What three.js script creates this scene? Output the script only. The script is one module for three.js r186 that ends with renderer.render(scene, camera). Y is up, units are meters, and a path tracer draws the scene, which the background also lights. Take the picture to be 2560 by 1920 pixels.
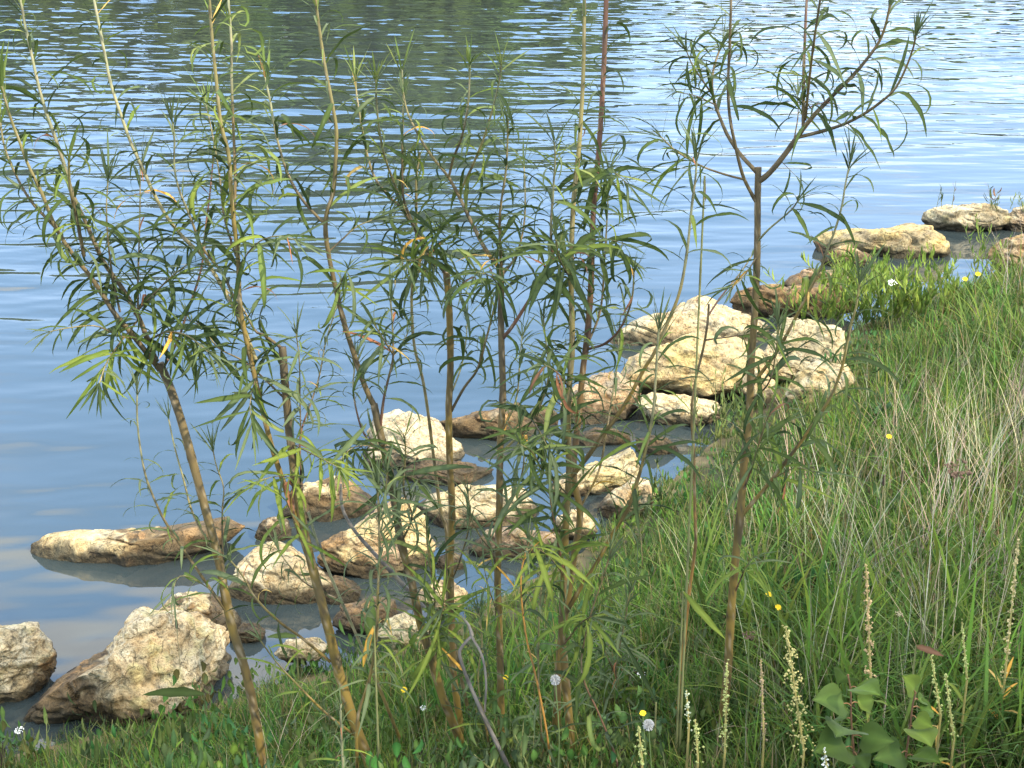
import * as THREE from 'three';
import { mergeGeometries, mergeVertices } from 'three/addons/utils/BufferGeometryUtils.js';
import { ImprovedNoise } from 'three/addons/math/ImprovedNoise.js';

// ---------------------------------------------------------------- camera, sky, sun, exposure
const scene = new THREE.Scene();
const EYE = new THREE.Vector3(0, 2.3, 0), PITCH = THREE.MathUtils.degToRad(-19), VFOV = 30;
const camera = new THREE.PerspectiveCamera(VFOV, 4 / 3, 0.05, 2000);
camera.position.copy(EYE); camera.rotation.set(PITCH, 0, 0); camera.updateMatrixWorld(true);
const SUN = new THREE.Vector3(0.66, 0.62, 0.46).normalize();
const EXPOSURE = 1.55;
const renderer = new THREE.WebGLRenderer({ antialias: true });
renderer.toneMapping = THREE.LinearToneMapping;
renderer.toneMappingExposure = EXPOSURE;
renderer.shadowMap.enabled = true;

const noise = new ImprovedNoise();
function fbm(x, y, z, oct = 4) { let s = 0, a = 0.5, f = 1; for (let i = 0; i < oct; i++) { s += a * noise.noise(x * f + i * 7.3, y * f + i * 3.1, z * f + i * 5.7); a *= 0.5; f *= 2.03; } return s; }
function mulberry(a) { return () => { a |= 0; a = a + 0x6D2B79F5 | 0; let t = Math.imul(a ^ a >>> 15, 1 | a); t = t + Math.imul(t ^ t >>> 7, 61 | t) ^ t; return ((t ^ t >>> 14) >>> 0) / 4294967296; }; }
const clamp = (x, a = 0, b = 1) => Math.min(b, Math.max(a, x));
const smooth = (a, b, x) => { const t = clamp((x - a) / (b - a)); return t * t * (3 - 2 * t); };
const lerp = (a, b, t) => a + (b - a) * t;
const V3 = (x, y, z) => new THREE.Vector3(x, y, z);

const SKYX = 5.2, SKYZ = 19.5;
{ // partly cloudy sky
  const W = 1024, H = 512, data = new Float32Array(W * H * 4);
  for (let j = 0; j < H; j++) {
    const el = ((j + 0.5) / H - 0.5) * Math.PI, up = Math.max(Math.sin(el), 0);
    for (let i = 0; i < W; i++) {
      const az = ((i + 0.5) / W) * Math.PI * 2, k = (j * W + i) * 4;
      const g = Math.pow(1 - up, 5);
      let r = lerp(0.42, 1.4, g), gg = lerp(0.95, 1.7, g), b = lerp(1.82, 2.1, g);
      const cx = -Math.cos(az) * Math.cos(el) / (up + 0.14) * 0.6 + SKYX, cz = -Math.sin(az) * Math.cos(el) / (up + 0.14) * 0.6 + SKYZ;
      const n = fbm(cx, 0.4, cz, 6) + 0.3 * fbm(cx * 0.4, 5.1, cz * 0.4, 2);
      const c = smooth(-0.1, 0.24, n) * 0.9, sh = 1 + 0.45 * fbm(cx * 1.9 + 9, 2.2, cz * 1.9, 4);
      r = lerp(r, 1.95 * sh, c); gg = lerp(gg, 1.88 * sh, c); b = lerp(b, 1.78 * sh, c);
      data[k] = r; data[k + 1] = gg; data[k + 2] = b; data[k + 3] = 1;
    }
  }
  const t = new THREE.DataTexture(data, W, H, THREE.RGBAFormat, THREE.FloatType);
  t.mapping = THREE.EquirectangularReflectionMapping; t.magFilter = THREE.LinearFilter; t.needsUpdate = true;
  scene.background = t; scene.environment = t;
}
const sun = new THREE.DirectionalLight(new THREE.Color(1, 0.92, 0.77), 4.8);
sun.position.copy(SUN).multiplyScalar(40); sun.castShadow = true; sun.shadow.radius = 2;
sun.shadow.mapSize.set(4096, 4096);
Object.assign(sun.shadow.camera, { left: -14, right: 14, top: 14, bottom: -14, near: 1, far: 90 });
scene.add(sun); scene.add(sun.target);

// ---------------------------------------------------------------- helpers
const F = 960 / Math.tan(THREE.MathUtils.degToRad(VFOV / 2));
const RIGHT = V3(1, 0, 0), CUP = V3(0, Math.cos(PITCH), Math.sin(PITCH)), FWD = V3(0, Math.sin(PITCH), -Math.cos(PITCH));
function ray(px, py) { return FWD.clone().addScaledVector(RIGHT, (px - 1280) / F).addScaledVector(CUP, -(py - 960) / F); }
function atDepth(px, py, d) { const r = ray(px, py); return EYE.clone().addScaledVector(r, d / -r.z); }   // d metres ahead of the viewer
function atHeight(px, py, y) { const r = ray(px, py); return EYE.clone().addScaledVector(r, (y - EYE.y) / r.y); }

const used = {};
function numbered(name) { const n = used[name] = (used[name] ?? -1) + 1; return n ? name + '_' + String(n).padStart(3, '0') : name; }
function tag(o, label, category, group, kind) { o.userData = { label }; if (category) o.userData.category = category; if (group) o.userData.group = group; if (kind) o.userData.kind = kind; return o; }
function part(name, geo, mat, parent) { const m = new THREE.Mesh(geo, mat); m.name = name; m.castShadow = m.receiveShadow = true; parent.add(m); return m; }
function single(name, geo, mat) { const m = new THREE.Mesh(geo, mat); m.name = numbered(name); m.castShadow = m.receiveShadow = true; scene.add(m); return m; }
function base(name, p) { const g = new THREE.Group(); g.name = numbered(name); if (p) g.position.copy(p); scene.add(g); return g; }
function geom(pos, idx, col, uv) {
  const g = new THREE.BufferGeometry();
  g.setAttribute('position', new THREE.Float32BufferAttribute(pos, 3));
  if (col) g.setAttribute('color', new THREE.Float32BufferAttribute(col, 3));
  if (uv) g.setAttribute('uv', new THREE.Float32BufferAttribute(uv, 2));
  g.setIndex(idx); g.computeVertexNormals(); return g;
}
const col = (r, g, b) => new THREE.Color().setRGB(r, g, b);
function leafMat(r, g, b, tr = 0.25, coat = 0.25) { return new THREE.MeshPhysicalMaterial({ color: col(r, g, b), roughness: 1, specularIntensity: 0.25, transmission: tr, thickness: 0, clearcoat: coat * 0.4, clearcoatRoughness: 0.35, side: THREE.DoubleSide, vertexColors: true }); }
const vcMat = (rough = 0.9) => new THREE.MeshStandardMaterial({ color: 0xffffff, vertexColors: true, roughness: rough });

// ---------------------------------------------------------------- shoreline and bank
const SHORE = [[-14, 1], [-6, -1.9], [-3, -2.75], [-1.38, -3.49], [-1.03, -3.65], [-0.73, -3.85], [-0.3, -4.1], [0.25, -4.78], [0.6, -5.34], [1.06, -6.22], [1.86, -7.6], [2.48, -8.3], [3.28, -8.9], [5, -10.2], [10, -15], [24, -26], [60, -50]];
function inland(x, z) {
  let best = 1e9, sgn = 1;
  for (let i = 0; i < SHORE.length - 1; i++) {
    const [ax, az] = SHORE[i], [bx, bz] = SHORE[i + 1], dx = bx - ax, dz = bz - az;
    const t = clamp(((x - ax) * dx + (z - az) * dz) / (dx * dx + dz * dz));
    const ex = x - ax - dx * t, ez = z - az - dz * t, d = Math.hypot(ex, ez);
    if (d < best) { best = d; sgn = dx * ez - dz * ex > 0 ? 1 : -1; }
  }
  return best * sgn;
}
function groundY(x, z) {
  const s = inland(x, z), n = fbm(x * 0.9, 1.7, z * 0.9, 3) * 0.1;
  if (s > 0) return 0.4 * smooth(-0.1, 1.5, s) + 0.075 * Math.min(s, 6) + n * smooth(0, 0.6, s);
  return Math.max(-1.6, s * 0.32) + n * smooth(0, 0.5, -s);
}
function sheet(name, label, xs, zs, yOf, colOf, mat) {
  const pos = [], c = [], idx = [], nx = xs.length;
  for (let j = 0; j < zs.length; j++) for (let i = 0; i < nx; i++) { const y = yOf(xs[i], zs[j]); pos.push(xs[i], y, zs[j]); if (colOf) c.push(...colOf(xs[i], y, zs[j])); }
  for (let j = 0; j < zs.length - 1; j++) for (let i = 0; i < nx - 1; i++) { const a = j * nx + i; idx.push(a, a + nx, a + 1, a + 1, a + nx, a + nx + 1); }
  const m = single(name, geom(pos, idx, colOf ? c : null), mat); tag(m, label, null, null, 'structure'); return m;
}
const spread = (n, a, b, p) => Array.from({ length: n }, (_, i) => { const u = i / (n - 1) * 2 - 1; return (a + b) / 2 + (b - a) / 2 * Math.sign(u) * Math.pow(Math.abs(u), p); });
sheet('ground', 'dark soil bank sloping down into the lake bed', spread(260, -60, 60, 2.6), spread(300, 8, -40, 1).concat(spread(40, -41, -130, 1)).map((z) => z),
  groundY, (x, y, z) => {
    const n = 0.5 + fbm(x * 5, 1, z * 5, 4);
    return y < 0.02 ? [0.11 + 0.1 * n, 0.085 + 0.07 * n, 0.04 + 0.035 * n] : [0.03 + 0.035 * n, 0.032 + 0.03 * n, 0.012 + 0.012 * n];
  }, vcMat(1));

// ---------------------------------------------------------------- lake water
{
  const rng = mulberry(41), waves = [];
  for (let i = 0; i < 64; i++) {
    const L = 0.1 * Math.pow(12, Math.pow(rng(), 1.1)), k = 2 * Math.PI / L;
    const a = 1.45 + (rng() + rng() + rng() - 1.5) * (0.5 + 0.5 * smooth(0.3, 0.8, L));      // crests lie roughly across the view
    waves.push([k * Math.cos(a), k * Math.sin(a), rng() * 6.28, 0.0118 * Math.pow(L, 0.1) / k * (0.5 + rng())]);
  }
  const nz = 1000, nxx = 420, pos = [], nor = [], idx = [];
  for (let j = 0; j < nz; j++) {
    const z = -1.2 * Math.pow(150, j / (nz - 1));
    for (let i = 0; i < nxx; i++) {
      const x = (i / (nxx - 1) * 2 - 1) * (2.5 - 0.72 * z);
      const s = -inland(x, z), cell = -z * 0.0058;
      const wind = 0.45 + 0.55 * smooth(0.2, 5, s - 1.2 + 2.5 * fbm(x * 0.15, 3, z * 0.15, 2)), gust = Math.max(0.25, 1 + 1.5 * fbm(x * 0.3, 7, z * 0.55, 4));
      let y = 0, sx = 0, sz = 0;
      for (const [kx, kz, p, A] of waves) {
        const th = kx * x + kz * z + p, keep = smooth(1.5, 3.2, 6.28 / Math.hypot(kx, kz) / cell);
        y += A * Math.sin(th) * keep; const c = A * Math.cos(th); sx += c * kx; sz += c * kz;
      }
      const w = wind * gust * 0.8;
      pos.push(x, y * w, z);
      const l = Math.hypot(sx * w, 1, sz * w); nor.push(-sx * w / l, 1 / l, -sz * w / l);
    }
  }
  for (let j = 0; j < nz - 1; j++) for (let i = 0; i < nxx - 1; i++) { const a = j * nxx + i; idx.push(a, a + 1, a + nxx, a + 1, a + nxx + 1, a + nxx); }
  const g = geom(pos, idx); g.setAttribute('normal', new THREE.Float32BufferAttribute(nor, 3));
  const m = single('lake_water', g, new THREE.MeshPhysicalMaterial({ color: col(0.04, 0.056, 0.058), roughness: 0.02, ior: 1.6, transparent: true, opacity: 0.83 }));
  tag(m, 'rippled blue lake water mirroring sky and far trees', null, null, 'structure');
}

// ---------------------------------------------------------------- rocks
const STONE = (() => { // grain, pits and flaking of weathered limestone, one tile = 0.4 m
  const N = 1024, rng = mulberry(9), lat = {}, val = (x, y, p, s) => { const L = lat[p + '_' + s] ??= Float32Array.from({ length: p * p }, rng); return L[((y % p) + p) % p * p + ((x % p) + p) % p]; };
  const vn = (u, v, p, s) => { const x = u * p, y = v * p, i = Math.floor(x), j = Math.floor(y), a = smooth(0, 1, x - i), b = smooth(0, 1, y - j); return lerp(lerp(val(i, j, p, s), val(i + 1, j, p, s), a), lerp(val(i, j + 1, p, s), val(i + 1, j + 1, p, s), a), b); };
  const cd = new Uint8Array(N * N * 4), bd = new Uint8Array(N * N * 4);
  for (let j = 0; j < N; j++) for (let i = 0; i < N; i++) {
    const u = i / N, v = j / N, a = vn(u, v, 8, 1), b = vn(u, v, 24, 2), c = vn(u, v, 64, 3), d = vn(u, v, 160, 4), e = vn(u, v, 400, 5);
    const flake = Math.abs(vn(u + 0.1 * a, v + 0.1 * b, 12, 6) - 0.5) * 2, pit = smooth(0.8, 0.95, c * 0.6 + d * 0.45), crack = smooth(0.09, 0.0, flake);
    const h = 0.3 * a + 0.25 * b + 0.18 * c + 0.12 * d + 0.06 * e - 0.35 * pit - 0.3 * crack;
    const t = 0.75 + 0.2 * (a - 0.5) + 0.28 * (b - 0.5) + 0.3 * (c - 0.5) + 0.3 * (d - 0.5) + 0.25 * (e - 0.5) - 0.22 * pit - 0.14 * crack, k = (j * N + i) * 4;
    const w = 0.08 * (vn(u, v, 16, 7) - 0.5); cd.set([255 * clamp(t + w + 0.16), 255 * clamp(t + 0.15), 255 * clamp(t - w + 0.12), 255], k); const H = 255 * clamp(h * 0.9 + 0.25); bd.set([H, H, H, 255], k);
  }
  const tex = (d, srgb) => { const t = new THREE.DataTexture(d, N, N, THREE.RGBAFormat); t.wrapS = t.wrapT = THREE.RepeatWrapping; t.magFilter = THREE.LinearFilter; t.minFilter = THREE.LinearFilter; if (srgb) t.colorSpace = THREE.SRGBColorSpace; t.needsUpdate = true; return t; };
  return new THREE.MeshStandardMaterial({ color: 0xffffff, vertexColors: true, roughness: 0.93, map: tex(cd, true), bumpMap: tex(bd), bumpScale: 0.013 });
})();
const P_CREAM = [0.56, 0.42, 0.215], P_WHITE = [0.58, 0.485, 0.315], P_GREY = [0.25, 0.21, 0.15], P_BROWN = [0.12, 0.076, 0.032], P_DARK = [0.045, 0.036, 0.018], P_LICHEN = [0.36, 0.32, 0.12], P_RUST = [0.3, 0.17, 0.065], P_PINK = [0.45, 0.31, 0.185], P_YELLOW = [0.56, 0.425, 0.185];
const mixc = (a, b, t) => [lerp(a[0], b[0], t), lerp(a[1], b[1], t), lerp(a[2], b[2], t)];
// outline: points of the rock's contour in the photograph; at: foot of its near face; depth: thickness along the view, as a share of its width
function rock(label, outline, foot, o = {}) {
  const { depth = 0.75, y0 = 0, seed = 1, main = P_CREAM, second = P_WHITE, stain = 0.03, stainCol = P_BROWN, dark = 0.045, lichen = 0.25, detail = 42, rough = 0.95, side = 0, block = 0.7 } = o;
  const rng = mulberry(seed * 977 + 5);
  const near = atHeight(foot[0], foot[1], y0);
  let cx = 0, cy = 0; for (const [x, y] of outline) { cx += x / outline.length; cy += y / outline.length; }
  const xs = outline.map((p) => p[0]), wpx = Math.max(...xs) - Math.min(...xs);
  const dist0 = near.clone().sub(EYE).dot(FWD), W = wpx / F * dist0, D = W * depth / 2;
  const dist = dist0 + D * 0.55, C = EYE.clone().addScaledVector(ray(cx, cy), dist), mpp = dist / F;
  const poly = outline.map(([x, y]) => { const dx = (x - cx) * mpp * 1.13, dy = -(y - cy) * mpp * 1.13; return [Math.atan2(dy, dx), Math.hypot(dx, dy), dx, dy]; });
  const rAt = (th) => { // where the ray at th leaves the outline
    const c = Math.cos(th), s = Math.sin(th); let best = 0;
    for (let i = 0; i < poly.length; i++) {
      const [, , ax, ay] = poly[i], [, , bx, by] = poly[(i + 1) % poly.length], ex = bx - ax, ey = by - ay, den = c * ey - s * ex;
      if (Math.abs(den) < 1e-9) continue;
      const r = (ax * ey - ay * ex) / den, u = (ax * s - ay * c) / den;
      if (r > 0 && u >= -1e-6 && u <= 1 + 1e-6) best = Math.max(best, r);
    }
    return best;
  };
  const table = Array.from({ length: 361 }, (_, i) => rAt((i / 180 - 1) * Math.PI));
  for (let i = 0; i < 361; i++) if (!table[i]) table[i] = table[(i + 360) % 361] || W / 2;
  const planes = []; for (let i = 0; i < 13; i++) { const n = V3(rng() * 2 - 1, rng() * 2 - 0.9, rng() * 1.6 - 0.4).normalize(); planes.push([n, 0.56 + rng() * 0.3]); }
  let g = new THREE.IcosahedronGeometry(1, detail); g.deleteAttribute('uv'); g.deleteAttribute('normal'); g = mergeVertices(g, 1e-5);
  const p = g.attributes.position, v = V3(), q = V3(), sx = seed * 3.7, f = 1 / W;
  const size = Math.sqrt(W * D), c = new Float32Array(p.count * 3);
  for (let i = 0; i < p.count; i++) {
    v.fromBufferAttribute(p, i).normalize();
    for (const [n, d] of planes) { const k = v.dot(n); if (k > d) v.addScaledVector(n, (d - k) * 0.95); }
    const th = Math.atan2(v.y, v.x), u = (th / Math.PI + 1) * 180, i0 = Math.floor(u), R = lerp(table[i0], table[Math.min(360, i0 + 1)], u - i0);
    const lat = Math.pow(clamp(Math.hypot(v.x, v.y)), block), R2 = lat * R, dz = Math.sign(v.z) * Math.pow(Math.abs(v.z), 0.8) * D;
    q.copy(C).addScaledVector(RIGHT, Math.cos(th) * R2).addScaledVector(CUP, Math.sin(th) * R2).addScaledVector(FWD, -dz);
    const X = q.x * f * 2.2 + sx, Y = q.y * f * 3.2 - sx, Z = q.z * f * 2.2 + 2 * sx;
    const ridge = 1 - Math.abs(fbm(X * 1.3, Y * 1.6, Z * 1.3, 4)) * 3.2;
    const fis = smooth(0.05, 0, Math.abs(fbm(X * 0.8 + 40, Y * 1.5 + 0.5 * X, Z * 0.8, 3))), step = Math.abs(((q.y * 9 + 2.5 * fbm(X, Y * 0.5, Z, 2) + seed) % 1 + 1) % 1 - 0.5);
    const disp = size * rough * (0.12 * fbm(X, Y, Z, 4) + 0.05 * (ridge - 0.6) + 0.045 * fbm(q.x * 20, q.y * 24, q.z * 20, 4) - 0.05 * fis + 0.04 * smooth(0.1, 0.25, step)) - size * 0.03;
    const out = v.clone(); q.addScaledVector(RIGHT, out.x * disp).addScaledVector(CUP, out.y * disp).addScaledVector(FWD, -out.z * disp);
    p.setXYZ(i, q.x - near.x, q.y - y0, q.z - near.z);
    // stone colour: two tones, stains below a ragged tide line, lichen, pits
    const n1 = fbm(X * 1.5 + 11, Y * 1.5, Z * 1.5, 4), n2 = fbm(q.x * 14, q.y * 14 + 5, q.z * 14, 4), n3 = fbm(q.x * 55, q.y * 55, q.z * 55 + 3, 3), n4 = fbm(q.x * 8 + 31, q.y * 8, q.z * 8, 4);
    const hue = mulberry(seed * 17)(), tint = 0.88 + 0.24 * mulberry(seed * 29)();
    let k = mixc(mixc(main, hue < 0.3 ? P_PINK : hue < 0.55 ? P_YELLOW : hue < 0.75 ? P_GREY : P_WHITE, 0.3).map((v) => v * tint), second, smooth(-0.15, 0.25, n1 + 0.4 * n2));
    k = mixc(k, P_LICHEN, lichen * smooth(0.05, 0.25, n2 - 0.2 * n1));
    k = mixc(k, P_GREY, 0.35 * smooth(0.1, 0.3, n4 + 0.3 * n3));
    const along = (q.x - C.x) / W, tide = q.y - y0 - stain - side * along - 0.12 * n2 - 0.14 * n1;
    const st = smooth(0.02, -0.02, tide);
    k = mixc(k, mixc(stainCol, P_RUST, smooth(0.08, 0.3, n2)), st * 0.92);
    k = mixc(k, P_DARK, smooth(0.015, -0.015, q.y - dark - 0.012 - 0.06 * n2) * 0.85);
    k = mixc(k, P_DARK, 0.7 * smooth(0.2, 0.42, -n3 - 0.25 * n2));
    const b = 1 + 0.5 * n3 + 0.3 * n2;
    c.set([k[0] * b, k[1] * b, k[2] * b], i * 3);
  }
  g.setAttribute('color', new THREE.BufferAttribute(c, 3)); g.computeVertexNormals(); g = g.toNonIndexed();
  { // uv in tiles of 0.4 m, laid on the face's main direction
    const P = g.attributes.position, uv = new Float32Array(P.count * 2), A = V3(), B = V3(), D = V3(), turn = seed * 0.37;
    for (let i = 0; i < P.count; i += 3) {
      A.fromBufferAttribute(P, i); B.fromBufferAttribute(P, i + 1).sub(A); D.fromBufferAttribute(P, i + 2).sub(A); B.cross(D);
      const ax = Math.abs(B.x), ay = Math.abs(B.y), az = Math.abs(B.z);
      for (let k = i; k < i + 3; k++) { const x = P.getX(k), y = P.getY(k), z = P.getZ(k); uv[k * 2] = (ay > ax && ay > az ? x : ax > az ? z : x) / 0.4 + turn; uv[k * 2 + 1] = (ay > ax && ay > az ? z : y) / 0.4 + turn * 1.7; }
    }
    g.setAttribute('uv', new THREE.BufferAttribute(uv, 2));
  }
  const m = single('rock', g, STONE); m.position.copy(near).setY(y0);
  return tag(m, label, 'rock', 'rocks along the lake edge');
}
rock('cream boulder cut off by the left edge, brown on its right side', [[-130, 1560], [-60, 1550], [20, 1553], [55, 1565], [85, 1600], [118, 1640], [112, 1690], [90, 1715], [60, 1760], [-20, 1780], [-120, 1760]], [20, 1775], { seed: 2, depth: 0.9, side: 0.5, stain: -0.1, main: P_CREAM });
rock('big jagged cream rock at the grassy shore, lower left', [[112, 1765], [170, 1700], [240, 1648], [300, 1610], [315, 1572], [330, 1570], [395, 1548], [430, 1532], [480, 1545], [525, 1580], [550, 1625], [580, 1700], [560, 1790], [420, 1840], [260, 1830], [150, 1790]], [330, 1790], { seed: 3, depth: 0.95, y0: 0.02, stain: 0.04, side: -0.42, detail: 64, lichen: 0.5, rough: 1.1 });
rock('small brown and cream rock just behind the big jagged rock', [[380, 1560], [395, 1520], [430, 1490], [475, 1473], [520, 1480], [560, 1510], [590, 1560], [580, 1620], [480, 1640], [400, 1610]], [480, 1585], { seed: 4, depth: 0.8, stain: 0.07, main: P_CREAM });
rock('long low rock lying in the water, pale at its left end', [[100, 1395], [108, 1362], [140, 1338], [215, 1330], [300, 1332], [400, 1322], [480, 1312], [545, 1298], [600, 1318], [570, 1355], [520, 1380], [450, 1400], [330, 1425], [200, 1425], [120, 1420]], [300, 1412], { seed: 5, depth: 0.4, stain: 0.1, side: 0.42, detail: 56, lichen: 0.1 });
rock('rounded cream rock under the leaning thick stem, left of the pair', [[572, 1460], [580, 1405], [620, 1370], [690, 1358], [760, 1385], [830, 1425], [875, 1460], [870, 1510], [800, 1550], [680, 1560], [600, 1530]], [700, 1505], { seed: 6, depth: 0.75, stain: 0.04, detail: 48, side: 0.1 });
rock('brown rock with a cream tip at the water, behind the split stems', [[705, 1290], [730, 1230], [780, 1205], [830, 1180], [865, 1190], [890, 1220], [935, 1255], [920, 1300], [850, 1330], [760, 1320]], [800, 1300], { seed: 7, depth: 0.7, stain: 0.14 });
rock('large cream rock with dark brown hollow on its left', [[790, 1400], [820, 1350], [880, 1300], [930, 1275], [1000, 1260], [1050, 1300], [1068, 1370], [1060, 1430], [1000, 1470], [900, 1470], [820, 1440]], [920, 1440], { seed: 8, depth: 0.85, stain: 0.05, side: -0.3, main: P_CREAM, second: P_PINK, detail: 52 });
rock('chalk white rock standing in the water at mid picture', [[912, 1080], [925, 1045], [985, 1030], [1040, 1040], [1090, 1065], [1160, 1110], [1170, 1150], [1120, 1185], [1000, 1190], [920, 1160]], [1010, 1170], { seed: 9, depth: 0.8, main: P_WHITE, stain: 0.02, side: -0.1, lichen: 0.15 });
rock('flat speckled brown rock beyond the chalk white rock', [[1090, 1055], [1150, 1040], [1220, 1025], [1290, 1012], [1330, 1040], [1330, 1090], [1230, 1115], [1120, 1110]], [1210, 1098], { seed: 10, depth: 0.6, main: P_BROWN, second: P_CREAM, stain: 0.15 });
rock('flat cream rock crossed by two thin stems', [[1020, 1270], [1060, 1230], [1150, 1213], [1230, 1215], [1300, 1230], [1325, 1275], [1300, 1330], [1200, 1345], [1080, 1330]], [1180, 1318], { seed: 11, depth: 0.7, stain: 0.02, lichen: 0.4 });
rock('low wet rock awash between the white and the flat cream rocks', [[1000, 1190], [1060, 1150], [1150, 1150], [1220, 1175], [1200, 1215], [1100, 1225], [1020, 1215]], [1110, 1207], { seed: 12, depth: 0.8, main: P_BROWN, second: P_GREY, stain: 0.2 });
rock('low brown slab at the grass edge, middle of the picture', [[1160, 1370], [1210, 1330], [1300, 1320], [1390, 1335], [1410, 1380], [1360, 1410], [1220, 1410]], [1290, 1395], { seed: 13, depth: 0.6, main: P_PINK, second: P_BROWN, stain: 0.05 });
rock('yellowish wedge rock rising to a ridge on its right', [[1370, 1230], [1400, 1195], [1470, 1165], [1550, 1130], [1590, 1110], [1602, 1140], [1595, 1180], [1570, 1220], [1500, 1250], [1400, 1255]], [1480, 1235], { seed: 14, depth: 0.6, main: P_YELLOW, stain: 0.01, dark: 0.02, lichen: 0.5 });
rock('small pinkish rock below the yellowish wedge rock', [[1500, 1270], [1530, 1215], [1590, 1190], [1630, 1200], [1640, 1240], [1600, 1290], [1530, 1300]], [1560, 1285], { seed: 15, depth: 0.8, main: P_PINK, stain: 0, y0: 0.03 });
rock('tan topped rock at the waterline left of the stacked boulders', [[1388, 1010], [1410, 965], [1460, 945], [1540, 940], [1590, 970], [1605, 1020], [1580, 1060], [1490, 1075], [1410, 1060]], [1490, 1058], { seed: 16, depth: 0.75, main: P_PINK, second: P_GREY, stain: 0.1 });
rock('upper cream boulder of the stacked pair by the water', [[1535, 870], [1560, 820], [1620, 770], [1690, 752], [1740, 750], [1800, 770], [1850, 790], [1900, 830], [1890, 890], [1800, 920], [1640, 920], [1560, 910]], [1700, 862], { seed: 17, depth: 0.6, block: 0.8, rough: 0.75, detail: 52, stain: -0.3, y0: 0, lichen: 0.3 });
rock('lower cream boulder of the stacked pair, its front facing the grass', [[1545, 940], [1575, 890], [1640, 870], [1740, 840], [1830, 850], [1890, 880], [1910, 930], [1870, 990], [1780, 1010], [1690, 1000], [1620, 975], [1560, 965]], [1720, 1008], { seed: 18, depth: 0.6, block: 0.8, rough: 0.75, detail: 56, stain: -0.3, y0: 0.02, lichen: 0.35, second: P_YELLOW });
rock('small cream slab below the stacked boulders', [[1600, 1010], [1640, 985], [1720, 990], [1790, 1005], [1810, 1035], [1760, 1060], [1650, 1060]], [1700, 1052], { seed: 19, depth: 0.6, stain: -0.2, y0: 0.03 });
rock('pale white rounded rock right of the stacked boulders', [[1900, 900], [1920, 830], [1960, 800], [2020, 795], [2090, 815], [2125, 860], [2125, 920], [2080, 950], [1980, 950], [1920, 940]], [2020, 935], { seed: 20, depth: 0.6, main: P_WHITE, stain: -0.2, y0: 0.08, detail: 48, lichen: 0.1 });
rock('yellow cream rock in the weeds below the pale white rock', [[1950, 985], [1990, 930], [2060, 905], [2110, 910], [2130, 960], [2100, 1010], [2010, 1020]], [2040, 1005], { seed: 21, depth: 0.7, main: P_YELLOW, stain: -0.2, y0: 0.12 });
rock('dark brown layered rock beyond the pale white rock', [[1840, 760], [1860, 730], [1930, 720], [2010, 708], [2090, 700], [2135, 720], [2135, 785], [2060, 805], [1930, 810], [1850, 795]], [1990, 797], { seed: 22, depth: 0.6, main: P_RUST, second: P_CREAM, stain: 0.17, rough: 1.2 });
rock('smooth brown topped slab at the water, far right bank', [[1930, 720], [1960, 690], [2030, 668], [2090, 672], [2130, 700], [2125, 730], [2020, 740], [1950, 738]], [2030, 733], { seed: 23, depth: 0.6, main: P_BROWN, second: P_PINK, stain: 0.08, lichen: 0.1 });
rock('grey and yellow rock half hidden by leafy weeds', [[2046, 600], [2065, 578], [2130, 565], [2200, 572], [2270, 562], [2310, 570], [2345, 600], [2345, 640], [2260, 660], [2140, 650], [2060, 630]], [2180, 645], { seed: 24, depth: 0.6, main: P_GREY, second: P_YELLOW, stain: 0, detail: 44 });
rock('long grey rock with plants on top, far right', [[2298, 550], [2310, 525], [2360, 512], [2420, 512], [2480, 515], [2530, 530], [2535, 565], [2500, 590], [2400, 590], [2320, 578]], [2420, 582], { seed: 25, depth: 0.6, main: P_GREY, second: P_WHITE, stain: 0.03, lichen: 0.3, detail: 44 });
rock('pale rock at the right edge beside the grey rock', [[2510, 560], [2525, 520], [2570, 500], [2640, 505], [2660, 550], [2620, 590], [2540, 590]], [2580, 582], { seed: 26, depth: 0.7, main: P_WHITE, second: P_PINK, stain: 0.02 });
rock('pinkish brown rock in the grass at the right edge', [[2470, 640], [2500, 600], [2560, 590], [2640, 600], [2660, 650], [2600, 690], [2510, 690]], [2560, 680], { seed: 27, depth: 0.8, main: P_PINK, second: P_RUST, stain: -0.2, y0: 0.02 });
rock('pale rock in the grass behind the thin curved stem', [[940, 1590], [955, 1545], [1010, 1530], [1060, 1545], [1085, 1585], [1060, 1625], [980, 1630]], [1010, 1610], { seed: 28, depth: 0.8, stain: -0.2, y0: 0.12, main: P_WHITE });
rock('pale flat rock between stems at the grass edge', [[1030, 1500], [1060, 1465], [1130, 1455], [1170, 1480], [1160, 1525], [1080, 1535]], [1100, 1520], { seed: 29, depth: 0.8, stain: -0.1, y0: 0.06, second: P_PINK });
rock('low wet brown rock beside the broad green leaf', [[830, 1560], [860, 1515], [920, 1485], [990, 1500], [1000, 1550], [940, 1590], [860, 1590]], [915, 1572], { seed: 30, depth: 0.8, stain: 0.15, y0: 0.02, main: P_GREY });
rock('small flat rock peeping from the grass at the water', [[690, 1630], [720, 1605], [790, 1598], [830, 1620], [800, 1650], [720, 1655]], [760, 1645], { seed: 31, depth: 0.8, stain: -0.1, y0: 0.06 });
const small = (label, x, y, w, h, seed, o = {}) => rock(label, [[x - w / 2, y - h * 0.1], [x - w * 0.4, y - h * 0.7], [x - w * 0.1, y - h], [x + w * 0.25, y - h * 0.9], [x + w * 0.48, y - h * 0.5], [x + w / 2, y], [x + w * 0.3, y + h * 0.25], [x - w * 0.3, y + h * 0.25]], [x, y + h * 0.15], { seed, depth: 0.8, detail: 26, stain: 0.03, ...o });
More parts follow.
